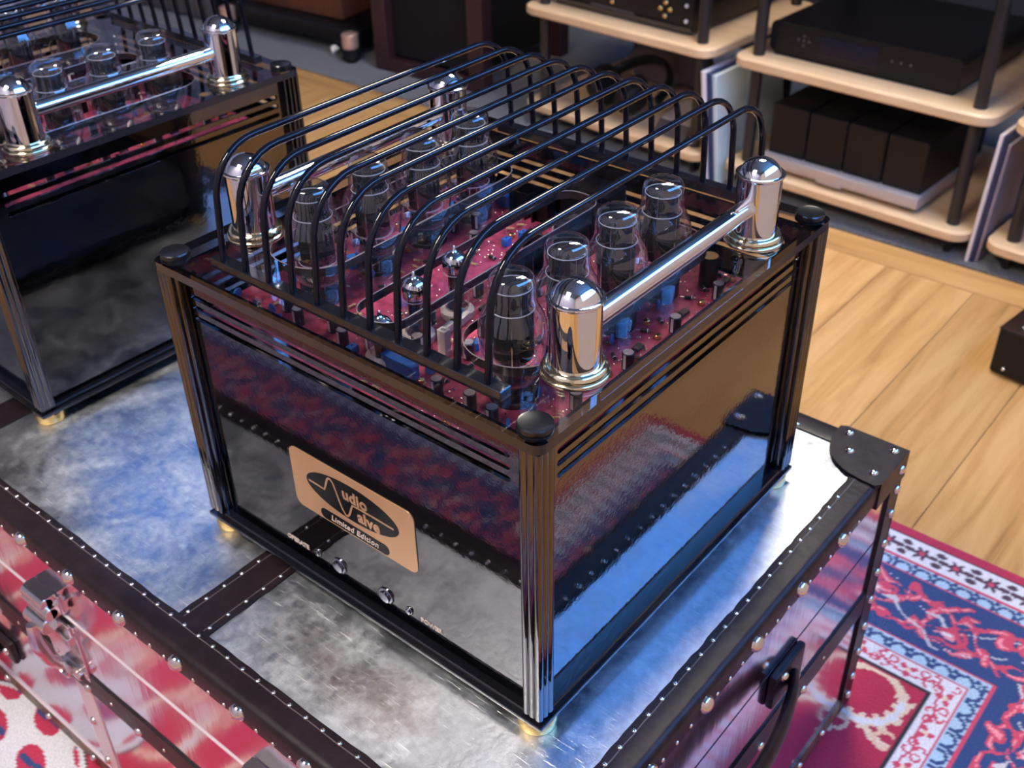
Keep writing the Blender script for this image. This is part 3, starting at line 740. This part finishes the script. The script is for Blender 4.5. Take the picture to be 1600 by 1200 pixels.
# smoked clear deck with three tube openings
XL, XR = -0.3285, -0.0965
YR = [0.0905 + 0.0668 * i for i in range(4)]; YL = [0.1040 + 0.0680 * i for i in range(4)]
holes = [rrect(-0.2305, -0.1830, 0.046, 0.330, 0.020, 6),
         rrect(-0.1380, -0.0570, 0.058, 0.330, 0.036, 8),
         rrect(-0.3690, -0.2880, 0.066, 0.345, 0.036, 8)]
dk = mapv(plate2d(rrect(-A, 0, 0, A, 0.009, 6), holes, 0.008), lambda x, y, z: (x, y, z + HZ - 0.008))
me = dk.mesh('clear_deck', ['acrylic', 'acrylic_edge'])
for p in me.polygons: p.material_index = 0 if abs(p.normal.z) > 0.7 else 1
deck = link('clear_deck', me, amp)
for h_ in holes:
    ap('opening_glint', MB().tube([(x, y, HZ + 0.0001) for x, y in h_ + h_[:2]], 0.0005, 6, 0, False), 'rim_glint', deck)  # thin pale line stands for light caught on the opening's top edge
cap_m = MB().lathe([(0.0132, 0), (0.0132, 0.0012), (0.0120, 0.0016), (0.0120, 0.0026), (0.0128, 0.0030), (0.0128, 0.0062), (0.0120, 0.0072), (0.0112, 0.0070), (0.0001, 0.0069)], n=36).mesh('corner_cap', ['rubber'])
for x, y in ((-0.0155, 0.0155), (-A + 0.0155, 0.0155), (-0.0155, A - 0.0155), (-A + 0.0155, A - 0.0155)):
    link('corner_cap', cap_m, amp, (x, y, HZ))
# chrome handles on turned brass flanges
fl = [(0.0255, 0), (0.0260, 0.0008), (0.0260, 0.0022), (0.0254, 0.0032), (0.0243, 0.0036), (0.0244, 0.0048), (0.0242, 0.0064), (0.0234, 0.0080), (0.0220, 0.0091), (0.0204, 0.0095), (0.0190, 0.0095)]
flange_m = MB().lathe(fl, n=48).mesh('flange', ['pale_brass'], 50)
a_, h_ = 0.0180, 0.0128; Rs = (a_ * a_ + h_ * h_) / 2 / h_
dome = [(Rs * math.sin(t), 0.0632 + h_ - Rs + Rs * math.cos(t)) for t in np.linspace(math.asin(a_ / Rs), 0.0005, 14)]
colm = [(0.0190, 0.008), (0.0190, 0.0595), (0.0196, 0.0602), (0.0206, 0.0609), (0.0209, 0.0619), (0.0206, 0.0629), (0.0196, 0.0634), (0.0186, 0.0633)] + dome
pillar_m = MB().lathe(colm, n=56).mesh('pillar', ['chrome'], 40)
bar_m = MB().cyl((0, 0, 0.036), 0.0083, 0.0155, 0.257 - 0.0155, 32, 0, 0, 'y').mesh('handle', ['chrome'])
for x in (-0.036, -A + 0.036):
    h = link('handle', bar_m, amp, (x, 0.087, HZ))
    for y in (0.0, 0.257):
        link('pillar', pillar_m, h, (0, y, 0)); link('flange', flange_m, h, (0, y, 0))
# tube guard: eleven bent rods in two rails
YF, YB = 0.030, 0.405
cage = link('tube_guard', None, amp)
for y in (YF, YB):
    ap('guard_rail', MB().box(-0.372, -0.053, y - 0.006, y + 0.006, HZ, HZ + 0.009, 0, 0.0006, 1), 'black_gloss', cage)
zt, rb_ = HZ + 0.1045, 0.046
path = [(0, YF - 0.002, HZ + 0.008), (0, YF, HZ + 0.035)]
for k in range(0, 9):
    t = R(180 - 90 * k / 8); path.append((0, YF + 0.002 + rb_ + rb_ * math.cos(t), zt - rb_ + rb_ * math.sin(t)))
for k in range(0, 9):
    t = R(90 - 90 * k / 8); path.append((0, YB - 0.002 - rb_ + rb_ * math.cos(t), zt - rb_ + rb_ * math.sin(t)))
path += [(0, YB, HZ + 0.035), (0, YB + 0.002, HZ + 0.008)]
rod_m = MB().tube(path, 0.0029, 12).mesh('guard_rod', ['black_bar'], 60)
for k in range(11):
    link('guard_rod', rod_m, cage, (-0.2125 + 0.0291 * (k - 5), 0, 0))
# power tubes
gp = [(0.0150, -0.0345), (0.0172, -0.0320), (0.0200, -0.0225), (0.0226, -0.0110), (0.0238, 0.0), (0.0241, 0.0085), (0.0236, 0.0160), (0.0222, 0.0220), (0.0200, 0.0275), (0.0180, 0.0315), (0.0170, 0.0355), (0.0166, 0.0400), (0.0164, 0.0480), (0.0159, 0.0530), (0.0146, 0.0567), (0.0118, 0.0588), (0.0070, 0.0598), (0.0001, 0.0600)]
glass_m = MB().lathe(gp, n=40).mesh('power_tube', ['tube_glass'], 70)
base_m = MB().lathe([(0.0172, -0.0503), (0.0176, -0.0495), (0.0176, -0.0330), (0.0160, -0.0305), (0.0001, -0.0300)], n=32).mesh('tube_base', ['phenolic'])
an = MB()
an.lathe([(0.0128, -0.013), (0.0138, -0.012), (0.0140, 0.0275), (0.0134, 0.0285), (0.0001, 0.0285)], n=30)
for t in (0.3, 1.9, 3.4, 4.9): an.box(0.0139 * math.cos(t) - 0.0005, 0.0139 * math.cos(t) + 0.0005, 0.0139 * math.sin(t) - 0.0005, 0.0139 * math.sin(t) + 0.0005, -0.012, 0.028, 1)
anode_m = an.mesh('anode', ['anode_grey', 'wire'], 40)
def hoop(r, z): return [(r * math.cos(2 * PI * k / 32), r * math.sin(2 * PI * k / 32), z) for k in range(33)]
mc = MB().tube(hoop(0.0152, 0.0305), 0.00045, 6, 0, False).tube(hoop(0.0156, -0.0125), 0.00045, 6, 0, False).tube(hoop(0.0138, 0.0480), 0.0004, 6, 0, False)
mica_m = mc.mesh('mica_ring', ['mica'], 60)
wr = MB()
for s in (-1, 1):
    for q in (-0.008, 0.0, 0.008): wr.tube([(s * 0.0068, q, -0.030), (s * 0.0068, q, -0.013)], 0.0005, 6)
for t in (0.5, 2.2, 3.9, 5.4): wr.tube([(0.0131 * math.cos(t), 0.0131 * math.sin(t), 0.0285), (0.0131 * math.cos(t), 0.0131 * math.sin(t), 0.0480)], 0.0004, 6)
wire_m = wr.mesh('support_wires', ['wire'], 60)
gt = MB()
for x, y in ((-0.008, -0.012), (0.010, -0.010), (0.0, 0.013)):
    gt.lathe([(0.0001, -0.0005), (0.0035, -0.0008), (0.0052, 0.0), (0.0056, 0.0012)], (x, y, -0.0200), 14)
gett_m = gt.mesh('getter_cups', ['getter'], 60)
neck_dark_m = MB().lathe([(0.0126, 0.0300), (0.0128, 0.0310), (0.0128, 0.0470), (0.0120, 0.0480), (0.0001, 0.0480)], n=28).mesh('neck_dark', ['anode_grey'], 40)  # dark cylinder added where the neck only shows through to darkness
ridx = random.Random(2)
for X, ys in ((XR, YR), (XL, YL)):
    for y in ys:
        t = link('power_tube', glass_m, amp, (X, y, HZ), ridx.uniform(-0.5, 0.5))
        for nm, q in (('tube_base', base_m), ('anode', anode_m), ('mica_ring', mica_m), ('support_wires', wire_m), ('getter_cups', gett_m), ('neck_dark', neck_dark_m)):
            link(nm, q, t)
        t.scale = (1.10, 1.10, 1.0)
# driver tubes: silvered tops, ceramic sockets
sg = MB().lathe([(0.0100, 0.004), (0.0108, 0.008), (0.0109, 0.049), (0.0104, 0.053)], n=28).mesh('driver_tube', ['tube_glass'], 60)
st = MB().lathe([(0.0107, 0.044), (0.0109, 0.049), (0.0102, 0.0545), (0.0080, 0.0582), (0.0045, 0.0602), (0.0022, 0.0610), (0.0016, 0.0635), (0.0009, 0.0660), (0.0001, 0.0666)], n=28).mesh('silvered_top', ['getter'], 60)
si = MB().cyl((0, 0, 0), 0.0066, 0.010, 0.040, 18).cyl((0, 0, 0), 0.0090, 0.0085, 0.0090, 20).tube(hoop(0.0098, 0.0415), 0.0004, 6, 1, False).mesh('anode', ['anode_grey', 'mica'])
sk = MB().lathe([(0.0142, 0), (0.0146, 0.001), (0.0146, 0.006), (0.0120, 0.0085), (0.0105, 0.0085), (0.0100, 0.005), (0.0001, 0.005)], n=32).mesh('socket', ['ceramic'])
for y, dz in ((0.0640, -0.0190), (0.1050, -0.0020), (0.1545, 0.0010)):
    t = link('driver_tube', sg, amp, (-0.2125, y, PZ + dz))
    link('silvered_top', st, t); link('anode', si, t); link('socket', sk, t, (0, 0, -dz))
# circuit board with its components
board = ap('circuit_board', MB().box(-A + 0.0300, -0.0300, 0.0210, A - 0.0650, PZ - 0.0022, PZ), 'pcb')
rc = random.Random(9)
def shared(nm, mb, mats, ang=40): return (nm, mb.mesh(nm, mats, ang))
C_el = shared('capacitor', MB().lathe([(0.0048, 0), (0.0052, 0.0005), (0.0052, 0.0015), (0.0049, 0.002), (0.0052, 0.0026), (0.0052, 0.0152), (0.0046, 0.0158)], n=18).cyl((0, 0, 0), 0.0044, 0.0157, 0.0160, 16, 1).box(-0.0012, 0.0012, -0.0053, -0.0049, 0.002, 0.0150, 2), ['cap_black', 'cap_top', 'cap_print'])
C_big = shared('capacitor', MB().lathe([(0.0080, 0), (0.0085, 0.001), (0.0085, 0.0275), (0.0078, 0.0285)], n=22).cyl((0, 0, 0), 0.0074, 0.0284, 0.0288, 20, 1), ['cap_black', 'resistor_tan'])
C_can = shared('can_capacitor', MB().lathe([(0.0175, 0), (0.0175, 0.0250), (0.0165, 0.0268), (0.0150, 0.0262), (0.0001, 0.0262)], n=32).box(-0.0176, -0.0150, -0.006, 0.000, 0.004, 0.0255, 1), ['cap_black', 'cap_print'])
C_blue = shared('blue_film_capacitor', MB().box(-0.0042, 0.0042, -0.0095, 0.0095, 0.001, 0.0135, 0, 0.0006, 1), ['blue_plastic'])
C_bsm = shared('blue_trimmer', MB().box(-0.0033, 0.0033, -0.0045, 0.0045, 0, 0.0075, 0, 0.0004, 1).cyl((0, 0, 0), 0.0012, 0.0075, 0.0080, 10, 1), ['blue_plastic', 'solder'])
C_bdisc = shared('blue_disc_capacitor', MB().lathe([(0.0004, -0.0015), (0.0040, -0.0010), (0.0046, 0.0), (0.0040, 0.0010), (0.0004, 0.0015)], (0, 0, 0.0065), 16, 0, 'x').tube([(0, -0.002, 0), (0, -0.002, 0.004)], 0.0003, 5, 1).tube([(0, 0.002, 0), (0, 0.002, 0.004)], 0.0003, 5, 1), ['blue_plastic', 'solder'])
icb = MB().box(-0.0032, 0.0032, -0.0050, 0.0050, 0.0012, 0.0046, 0, 0.0003, 1)
for k in range(4):
    for s in (-1, 1): icb.box(s * 0.0038 - 0.0006, s * 0.0038 + 0.0006, -0.0040 + k * 0.0025, -0.0032 + k * 0.0025, 0, 0.0030, 1)
C_ic = shared('chip', icb, ['ic_black', 'solder'])
C_gold = shared('gold_transistor', MB().cyl((0, 0, 0), 0.0028, 0.001, 0.0050, 14, 0, 0.0004).cyl((0, 0, 0), 0.0034, 0.0008, 0.0014, 14), ['gold_brass'])
C_res = shared('resistor', MB().lathe([(0.0011, -0.0034), (0.0014, -0.0028), (0.0011, -0.0018), (0.0011, 0.0018), (0.0014, 0.0028), (0.0011, 0.0034)], (0, 0, 0.0020), 10, 0, 'x').tube([(-0.0062, 0, 0), (-0.0060, 0, 0.002), (0.0060, 0, 0.002), (0.0062, 0, 0)], 0.0003, 5, 1), ['resistor_tan', 'solder'])
C_dio = shared('diode', MB().cyl((0, 0, 0.0022), 0.0017, -0.0038, 0.0038, 10, 0, 0.0003, 'x').cyl((0, 0, 0.0022), 0.00175, 0.0022, 0.0030, 10, 2, 0, 'x').tube([(-0.0075, 0, 0), (-0.0072, 0, 0.0022), (0.0072, 0, 0.0022), (0.0075, 0, 0)], 0.0004, 5, 1), ['ic_black', 'solder', 'cap_print'])
C_cer = shared('ceramic_resistor', mapv(plate2d(rrect(-0.0042, 0.0042, -0.0038, 0.0038, 0.0005, 2), [rrect(-0.0022, 0.0022, -0.0018, 0.0018, 0.0006, 2)], 0.0245), lambda x, y, z: (x, y, z)), ['ceramic'])
C_sink = shared('heat_sink', MB().box(-0.010, 0.010, -0.0009, 0.0009, 0, 0.0250).box(-0.010, -0.0085, -0.007, 0.007, 0, 0.0250).box(0.0085, 0.010, -0.007, 0.007, 0, 0.0250).box(-0.0045, 0.0045, 0.0009, 0.0045, 0.008, 0.019), ['black_satin'])
C_pad = shared('mounting_hole', MB().cyl((0, 0, 0), 0.0021, 0.0001, 0.0003, 12), ['ic_black'])
C_tan = shared('tan_capacitor', MB().box(-0.0030, 0.0030, -0.0080, 0.0080, 0.0006, 0.0085, 0, 0.0012, 2), ['ceramic'])
occ = []
def put(c, x, y, rz=0.0, rad=0.006, raw=False):
    if not raw:                                   # positions read at an earlier board height, carried down to the board
        mir = x < -0.2125
        if mir: x = -A - x
        x, y = x - 0.04 * (0.349 - x), y + 0.04 * (y + 0.4387)
        if mir: x = -A - x
    y = min(y, 0.350)
    occ.append((x, y, rad)); return link(c[0], c[1], board, (x, y, PZ), rz)
tubes_xy = [(XR, y) for y in YR] + [(XL, y) for y in YL] + [(-0.2125, y) for y in (0.064, 0.105, 0.1545)]
for side in (1, -1):
    for i in range(4):
        y = (YR if side == 1 else YL)[i]
        fx = (lambda q: q) if side == 1 else (lambda q: -A - q)
        put(C_el, fx(-0.0335), y - 0.005); put(C_ic, fx(-0.0415), y + 0.021); put(C_gold, fx(-0.0385), y + 0.0440, 0, 0.004)
        put(C_blue, fx(-0.0655), y + 0.0340, R(25 * side), 0.010); put(C_dio, fx(-0.0520), y + 0.0460, R(30), 0.006); put(C_dio, fx(-0.0500), y + 0.0000, R(-40), 0.006)
        put(C_pad, fx(-0.0320), y + 0.0370, 0, 0.003); put(C_bdisc, fx(-0.0620), y - 0.012 if i == 0 else y + 0.014, 0.4, 0.005)
        put(C_bsm, fx(-0.1440), y + 0.012, 0.1, 0.006)
put(C_big, -0.0535, 0.3030, 0, 0.010); put(C_big, -0.375, 0.350, 0, 0.010)
for x, y in ((-0.160, 0.040), (-0.176, 0.040)): put(C_blue, x, y, R(88 if x < -0.17 else 90), 0.010)
for x, y in ((-0.168, 0.058), (-0.150, 0.056)): put(C_bsm, x, y, 0, 0.006)
for x, y in ((-0.1257, 0.0360), (-0.0942, 0.0376), (-0.253, 0.050), (-0.297, 0.050), (-0.352, 0.049), (-0.275, 0.040), (-0.328, 0.040), (-0.070, 0.034), (-0.140, 0.088), (-0.1520, 0.120), (-0.143, 0.150)): put(C_el, x, y)
put(C_ic, -0.148, 0.0935, 0, 0.006); put(C_cer, -0.1580, 0.0800, 0, 0.006); put(C_tan, -0.178, 0.105, 0.2, 0.008); put(C_tan, -0.178, 0.125, 0.2, 0.008); put(C_tan, -0.250, 0.090, 0.3, 0.008)
for x, y in ((-0.243, 0.108), (-0.236, 0.132), (-0.240, 0.165), (-0.243, 0.200), (-0.190, 0.188)): put(C_el, x, y)
for x, y in ((-0.232, 0.096), (-0.226, 0.128), (-0.228, 0.178)): put(C_bdisc, x, y, 0.6, 0.005); put(C_ic, x + 0.006, y + 0.022, 0.1, 0.006)
for x, y in ((-0.192, 0.215), (-0.218, 0.232), (-0.245, 0.250)): put(C_sink, x, y, 0.1, 0.012)
put(C_bdisc, -0.188, 0.232, 0.3, 0.006); put(C_bdisc, -0.205, 0.205, 0.9, 0.006)
put(C_can, -0.2320, 0.2860, 0.6, 0.019); put(C_can, -0.1900, 0.3250, 0.2, 0.019)
for x in (-0.262, -0.290, -0.160): put(C_sink, x, 0.338, 0, 0.012, True)
put(C_blue, -0.320, 0.345, R(80), 0.01, True)
for want, kinds, gap in ((34, (C_el, C_ic, C_bsm, C_tan, C_bdisc, C_el), 0.0075), (90, (C_res, C_res, C_dio, C_gold, C_res), 0.005)):
    got = tries = 0
    while got < want and tries < 6000:
        tries += 1
        x, y = rc.uniform(-A + 0.036, -0.036), rc.uniform(0.028, 0.345)
        if any(math.hypot(x - a, y - b) < 0.0205 for a, b in tubes_xy[:8]) or any(math.hypot(x - a, y - b) < 0.0165 for a, b in tubes_xy[8:]): continue
        if any(math.hypot(x - a, y - b) < r_ + gap for a, b, r_ in occ): continue
        put(rc.choice(kinds), x, y, rc.choice((0, PI / 2, 0.7)), 0.005, True); got += 1
sd = MB()
for k in range(700):
    x, y = rc.uniform(-A + 0.034, -0.034), rc.uniform(0.024, 0.355)
    sd.lathe([(0.0012, 0), (0.0008, 0.0007), (0.0001, 0.0010)], (x, y, PZ), 5)
ap('solder_joints', sd, 'solder', board)['kind'] = 'stuff'
# rear transformer cover
ap('transformer_cover', MB().box(-0.262, -0.205, 0.3640, 0.4000, 0.2236, 0.2860, 0, 0.002, 1), 'black_satin')

amp2 = copy_tree(amp)
amp2.location = (-0.703, -0.018, TZ); amp2.rotation_euler = (0, 0, R(-1.2))
amp['label'] = 'black mirrored valve amplifier with copper nameplate beside the moulded leather corner cap'
amp2['label'] = 'black mirrored valve amplifier with slotted side on the trunk half nearest the walnut loudspeaker'

# ================================================================== RACKS AND THE THINGS ROUND THE ROOM
Z1, Z2, Z3, SH = 0.330, 0.071, 0.640, 0.024
GZ = 0.0042
def shelf_mb(w, d, z):
    b = MB(); pl = rrect(0, w, 0, d, 0.040, 6); n = len(pl)
    e = 0.004
    rings = []
    for ins, zz in ((e, z - SH), (0.0, z - SH + e), (0.0, z - e), (e, z)):
        rings.append([(min(max(x, 0), w) + (ins if x < w / 2 else -ins), y + (ins if y < d / 2 else -ins), zz) for x, y in pl])
    vs = [q for r_ in rings for q in r_]
    fs = [(j * n + k, j * n + (k + 1) % n, (j + 1) * n + (k + 1) % n, (j + 1) * n + k) for j in range(3) for k in range(n)]
    return b.add(vs, fs + [tuple(range(n))[::-1], tuple(range(3 * n, 4 * n))])
def rack(x, y, rot, w, label, d=0.50):
    t = thing('hifi_rack', label, 'rack', (x, y, GZ), R(rot), 'bamboo hifi racks')
    for z in (Z2, Z1, Z3):
        mk('shelf', shelf_mb(w, d, z - GZ), 'bamboo', t)
    for px in (0.048, w - 0.048):
        for py in (0.045, d - 0.045):
            for z0, z1 in ((Z2, Z1 - SH), (Z1, Z3 - SH)):
                mk('post', MB().cyl((px, py, -GZ), 0.0140, z0, z1, 20), 'rack_black', t)
            mk('leg', MB().lathe([(0.0085, 0.0), (0.0130, Z2 - SH - GZ)], (px, py, 0), 16), 'rack_black', t)
    return t
def at(rk, lx, ly, z):
    c, s = math.cos(rk.rotation_euler.z), math.sin(rk.rotation_euler.z)
    return (rk.location.x + lx * c - ly * s, rk.location.y + lx * s + ly * c, z)
rackA = rack(-1.512, 1.832, -4.3, 0.600, 'bamboo hifi rack holding the player with gold buttons above black headphones')
rackB = rack(-0.862, 1.797, -3.3, 0.617, 'bamboo hifi rack holding the black streamer above the four-block power amplifier')
rackC = rack(-0.212, 1.765, -3.0, 0.617, 'bamboo hifi rack with bare shelves standing behind the black floor box')
# streamer on rack B
s = thing('network_streamer', 'wide black streamer with rounded corners and dark display', 'hifi unit', at(rackB, 0.060, 0.068, Z1), rackB.rotation_euler.z)
mk('case', MB().prism(rrect(0, 0.450, 0.008, 0.077, 0.014, 4), 0.0, 0.37, 'xz', 0), 'black_satin', s)
mk('display', MB().box(0.125, 0.265, -0.0012, 0.002, 0.020, 0.064, 0, 0.0005, 1), 'screen', s)
mk('base_strip', MB().box(0.012, 0.438, 0.004, 0.36, 0.0, 0.0085), 'black_matt', s)
bt = MB().cyl((0, 0, 0), 0.0026, -0.0025, 0.001, 10, 0, 0, 'y').mesh('button', ['grey_metal'])
for x, z in ((0.085, 0.055), (0.072, 0.045), (0.085, 0.045), (0.098, 0.045), (0.085, 0.034), (0.297, 0.044), (0.318, 0.044), (0.340, 0.044)): link('button', bt, s, (x, 0, z))
# four-block power amplifier below it
s = thing('power_amplifier', 'power amplifier of four black blocks on a silver base', 'hifi unit', at(rackB, 0.098, 0.020, Z2), rackB.rotation_euler.z)
mk('base', MB().box(0, 0.395, 0, 0.36, 0.014, 0.040, 0, 0.003, 2), 'silver_base', s)
mk('badge', MB().box(0.150, 0.215, -0.004, 0.001, 0.010, 0.042, 0, 0.002, 1), 'silver_base', s)
for k in range(4):
    mk('amplifier_block', MB().box(0.006 + k * 0.0965, 0.006 + k * 0.0965 + 0.0925, 0.022, 0.34, 0.040, 0.158, 0, 0.002, 1), 'black_satin', s)
for x in (0.03, 0.365):
    for y in (0.04, 0.32): mk('foot', MB().cyl((x, y, 0), 0.014, 0, 0.014, 16), 'black_matt', s)
# player on rack A
s = thing('disc_player', 'black player with gold and white front buttons', 'hifi unit', at(rackA, 0.070, 0.062, Z1), rackA.rotation_euler.z)
mk('case', MB().box(0, 0.440, 0, 0.36, 0.010, 0.130, 0, 0.003, 2), 'black_satin', s)
mk('lower_lip', MB().box(0.004, 0.436, -0.004, 0.30, 0.006, 0.020, 0, 0.001, 1), 'black_gloss', s)
gb = MB().lathe([(0.0062, 0.0), (0.0062, -0.004), (0.0045, -0.006), (0.0001, -0.0062)], (0, 0, 0), 14, 0, 'y').mesh('gold_button', ['gold_brass'])
wb_ = MB().lathe([(0.0045, 0.0), (0.0045, -0.004), (0.0001, -0.005)], (0, 0, 0), 12, 0, 'y').mesh('white_button', ['plug_white'])
for x, z in ((0.192, 0.040), (0.357, 0.068), (0.342, 0.052), (0.371, 0.053), (0.356, 0.036)): link('gold_button', gb, s, (x, 0, z))
for x, z in ((0.418, 0.070), (0.419, 0.034)): link('white_button', wb_, s, (x, 0, z))
mk('slot', MB().box(0.12, 0.26, -0.0006, 0.001, 0.020, 0.024), 'grey_metal', s)
for x in (0.04, 0.40):
    for y in (0.04, 0.32): mk('foot', MB().cyl((x, y, 0), 0.016, 0, 0.010, 16), 'black_matt', s)
# headphones and soft goods on the lower shelf of rack A
hp = thing('headphones', 'black padded headphones lying on the lower bamboo shelf', 'headphones', at(rackA, 0.270, 0.085, Z2), R(-12))
cup = MB().lathe([(0.020, 0), (0.040, 0.006), (0.046, 0.016), (0.044, 0.026), (0.052, 0.030), (0.054, 0.044), (0.044, 0.052), (0.030, 0.046), (0.0001, 0.044)], n=28).mesh('ear_cup', ['black_matt'], 60)
for x, q in ((-0.085, R(72)), (0.085, R(-72))):
    c = link('ear_cup', cup, hp, (x, 0.0, 0.056)); c.rotation_euler = (0, q, 0)
mk('head_band', MB().tube([(0.102 * math.cos(t), 0.045 + 0.13 * math.sin(t) * 0.8, 0.052 + 0.058 * math.sin(t)) for t in [PI * k / 16 for k in range(17)]], 0.010, 10, 0, True, 1.6), 'black_satin', hp)
def blob(name, sz, seed, mt, label, cat, loc, rz=0.0, group=None):
    bm = bmesh.new(); bmesh.ops.create_icosphere(bm, subdivisions=4, radius=1.0); rg = random.Random(seed)
    ph = [(rg.uniform(1, 4), rg.uniform(1, 4), rg.uniform(0, 6)) for _ in range(6)]
    for v in bm.verts:
        d = 1 + sum(0.06 * math.sin(a * v.co.x * 2 + b * v.co.y * 2 + c + v.co.z) for a, b, c in ph)
        v.co = Vector((v.co.x * sz[0] * d, v.co.y * sz[1] * d, max(v.co.z, -0.55) * sz[2] * d))
    z0 = min(v.co.z for v in bm.verts)
    for v in bm.verts: v.co.z -= z0
    bm.verts.index_update(); b = MB().add([v.co[:] for v in bm.verts], [[v.index for v in f.verts] for f in bm.faces]); bm.free()
    return tag(mk(name, b, mt, None, loc, rz, 80), label, cat, group)
blob('cloth_bundle', (0.125, 0.065, 0.085), 3, 'grey_fabric', 'crumpled grey cloth bundle on the shelf behind the headphones', 'cloth', at(rackA, 0.220, 0.385, Z2))
blob('cloth_pouch', (0.070, 0.060, 0.070), 8, 'board_mauve', 'small mauve grey pouch beside the crumpled cloth bundle', 'pouch', at(rackA, 0.475, 0.345, Z2))
s = thing('small_player', 'small silver grey gadget with angled front near the headphones', 'gadget', at(rackA, 0.415, 0.050, Z2), R(-8))
mk('case', MB().prism([(0, 0), (0.12, 0), (0.12, 0.050), (0.03, 0.030)], 0.0, 0.10, 'yz', 0), 'grey_metal', s)
mk('top_plate', MB().prism([(0.03, 0.031), (0.12, 0.051), (0.12, 0.054), (0.03, 0.034)], 0.005, 0.095, 'yz', 0), 'silver_base', s)
# panels leaning between the racks
def panel(x0, y0, th, dep, h, lean, mt, label, group=None, back=0.0):
    b = MB().box(-th / 2, th / 2, 0, dep, 0, h, 0, 0.0008, 1)
    t = math.tan(R(lean)); mapv(b, lambda x, y, z: (x - z * t, y, z))
    o = mk('panel', b, mt, None, (x0, y0, GZ), R(back)); tag(o, label, 'panel', group); return o
panel(-0.8935, 1.790, 0.010, 0.30, 0.275, 7.0, 'board_white', 'white panel leaning nearest the headphone rack', back=-3.4)
panel(-0.8820, 1.796, 0.012, 0.30, 0.270, 7.0, 'board_blue', 'dark blue panel leaning between two pale panels', back=-3.4)
panel(-0.8700, 1.802, 0.011, 0.30, 0.266, 7.0, 'board_pale', 'pale grey green panel leaning nearest the streamer rack', back=-3.4)
panel(-0.2395, 1.785, 0.008, 0.30, 0.290, -2.0, 'board_white', 'white edged panel standing nearest the four-block amplifier', back=-3.2)
panel(-0.2303, 1.790, 0.008, 0.30, 0.285, -2.0, 'board_blue', 'dark blue panel standing beside the white edged panel', back=-3.2)
panel(-0.2220, 1.795, 0.007, 0.30, 0.270, -2.0, 'board_mauve', 'mauve panel standing nearest the bare bamboo rack', back=-3.2)
# box on the floor
s = thing('floor_component', 'low black metal box on the oak floor before the bare bamboo rack', 'hifi unit', (-0.052, 1.402, 0.0), R(-8))
mk('case', MB().box(0, 0.43, 0, 0.26, 0.006, 0.096, 0, 0.002, 1), 'black_satin', s)
mk('lid', MB().box(-0.001, 0.431, -0.001, 0.261, 0.096, 0.0985, 0, 0.0008, 1), 'black_gloss', s)
sc_ = MB().lathe([(0.0034, 0), (0.0026, 0.0014), (0.0001, 0.0018)], n=10).mesh('screw', ['wire'])
for x, y in ((0.03, 0.03), (0.40, 0.03), (0.03, 0.23)): link('screw', sc_, s, (x, y, 0.0985))
q = link('screw', sc_, s, (0.025, 0, 0.018)); q.rotation_euler = (R(90), 0, 0)
for x in (0.03, 0.40):
    for y in (0.03, 0.23): mk('foot', MB().cyl((x, y, 0), 0.012, 0, 0.006, 14), 'black_matt', s)
# walnut loudspeaker
s = thing('loudspeaker', 'walnut floorstanding loudspeaker on a black plinth', 'speaker', (-2.375, 1.972, GZ), R(4))
mk('cabinet', MB().box(-0.44, 0.0, 0.0, 0.40, 0.098, 1.10, 0, 0.004, 2), 'walnut', s)
mk('plinth', MB().box(-0.50, 0.115, -0.055, 0.44, 0.040, 0.094, 0, 0.012, 3), 'black_satin', s)
mk('under_plate', MB().box(-0.42, 0.0, 0.0, 0.38, 0.020, 0.040), 'black_matt', s)
for fx_ in (0.094, -0.470):
    cf = mk('copper_foot', MB().lathe([(0.022, 0.0), (0.026, 0.004), (0.026, 0.044), (0.022, 0.048)], (fx_, -0.072, 0.042), 24), 'copper_block', s)
    mk('foot_pad', MB().lathe([(0.020, 0.0), (0.030, 0.010), (0.030, 0.042)], (fx_, -0.072, 0), 20), 'black_matt', cf)
mk('spike_foot', MB().lathe([(0.003, 0.0), (0.010, 0.012), (0.015, 0.016), (0.015, 0.024), (0.006, 0.030)], (0.0, -0.048, 0), 12).tube([(0.004, -0.062, 0.006), (0.014, -0.070, 0.022)], 0.006, 8), 'plug_white', s)
mk('side_sheet', MB().box(-0.001, 0.0022, 0.03, 0.37, 0.16, 1.04), 'black_matt', s)  # flat black sheet over the cabinet's right face
# maroon frame with a black bass cabinet inside
s = thing('bass_cabinet', 'black bass cabinet held in a dark maroon frame beside the loudspeaker', 'speaker', (-2.165, 1.905, GZ), R(3))
mk('cabinet', MB().box(0.055, 0.375, 0.03, 0.42, 0.045, 0.80, 0, 0.004, 1), 'black_matt', s)
for x in (0.0, 0.375):
    for y in (0.0, 0.40):
        mk('frame_post', MB().box(x, x + 0.055, y, y + 0.05, 0.0, 0.86, 0, 0.002, 1), 'maroon', s)
mk('frame_rail', MB().box(0.055, 0.375, 0.0, 0.03, 0.0, 0.040, 0, 0.002, 1), 'maroon', s)
# finned amplifier on the floor beyond
s = thing('finned_amplifier', 'dark grey finned amplifier on the carpet left of the walnut loudspeaker', 'hifi unit', (-3.42, 1.875, GZ), R(2))
mk('case', MB().box(0, 0.45, 0.03, 0.40, 0.012, 0.190, 0, 0.003, 1), 'black_satin', s)
fin_s = MB().box(0, 0.022, 0, 0.03, 0.012, 0.190, 0, 0.001, 1).mesh('fin', ['grey_metal'])
for k in range(15): link('fin', fin_s, s, (0.004 + k * 0.030, 0, 0))
for x in (0.03, 0.42):
    for y in (0.05, 0.37): mk('foot', MB().cyl((x, y, 0), 0.016, 0, 0.012, 14), 'black_matt', s)
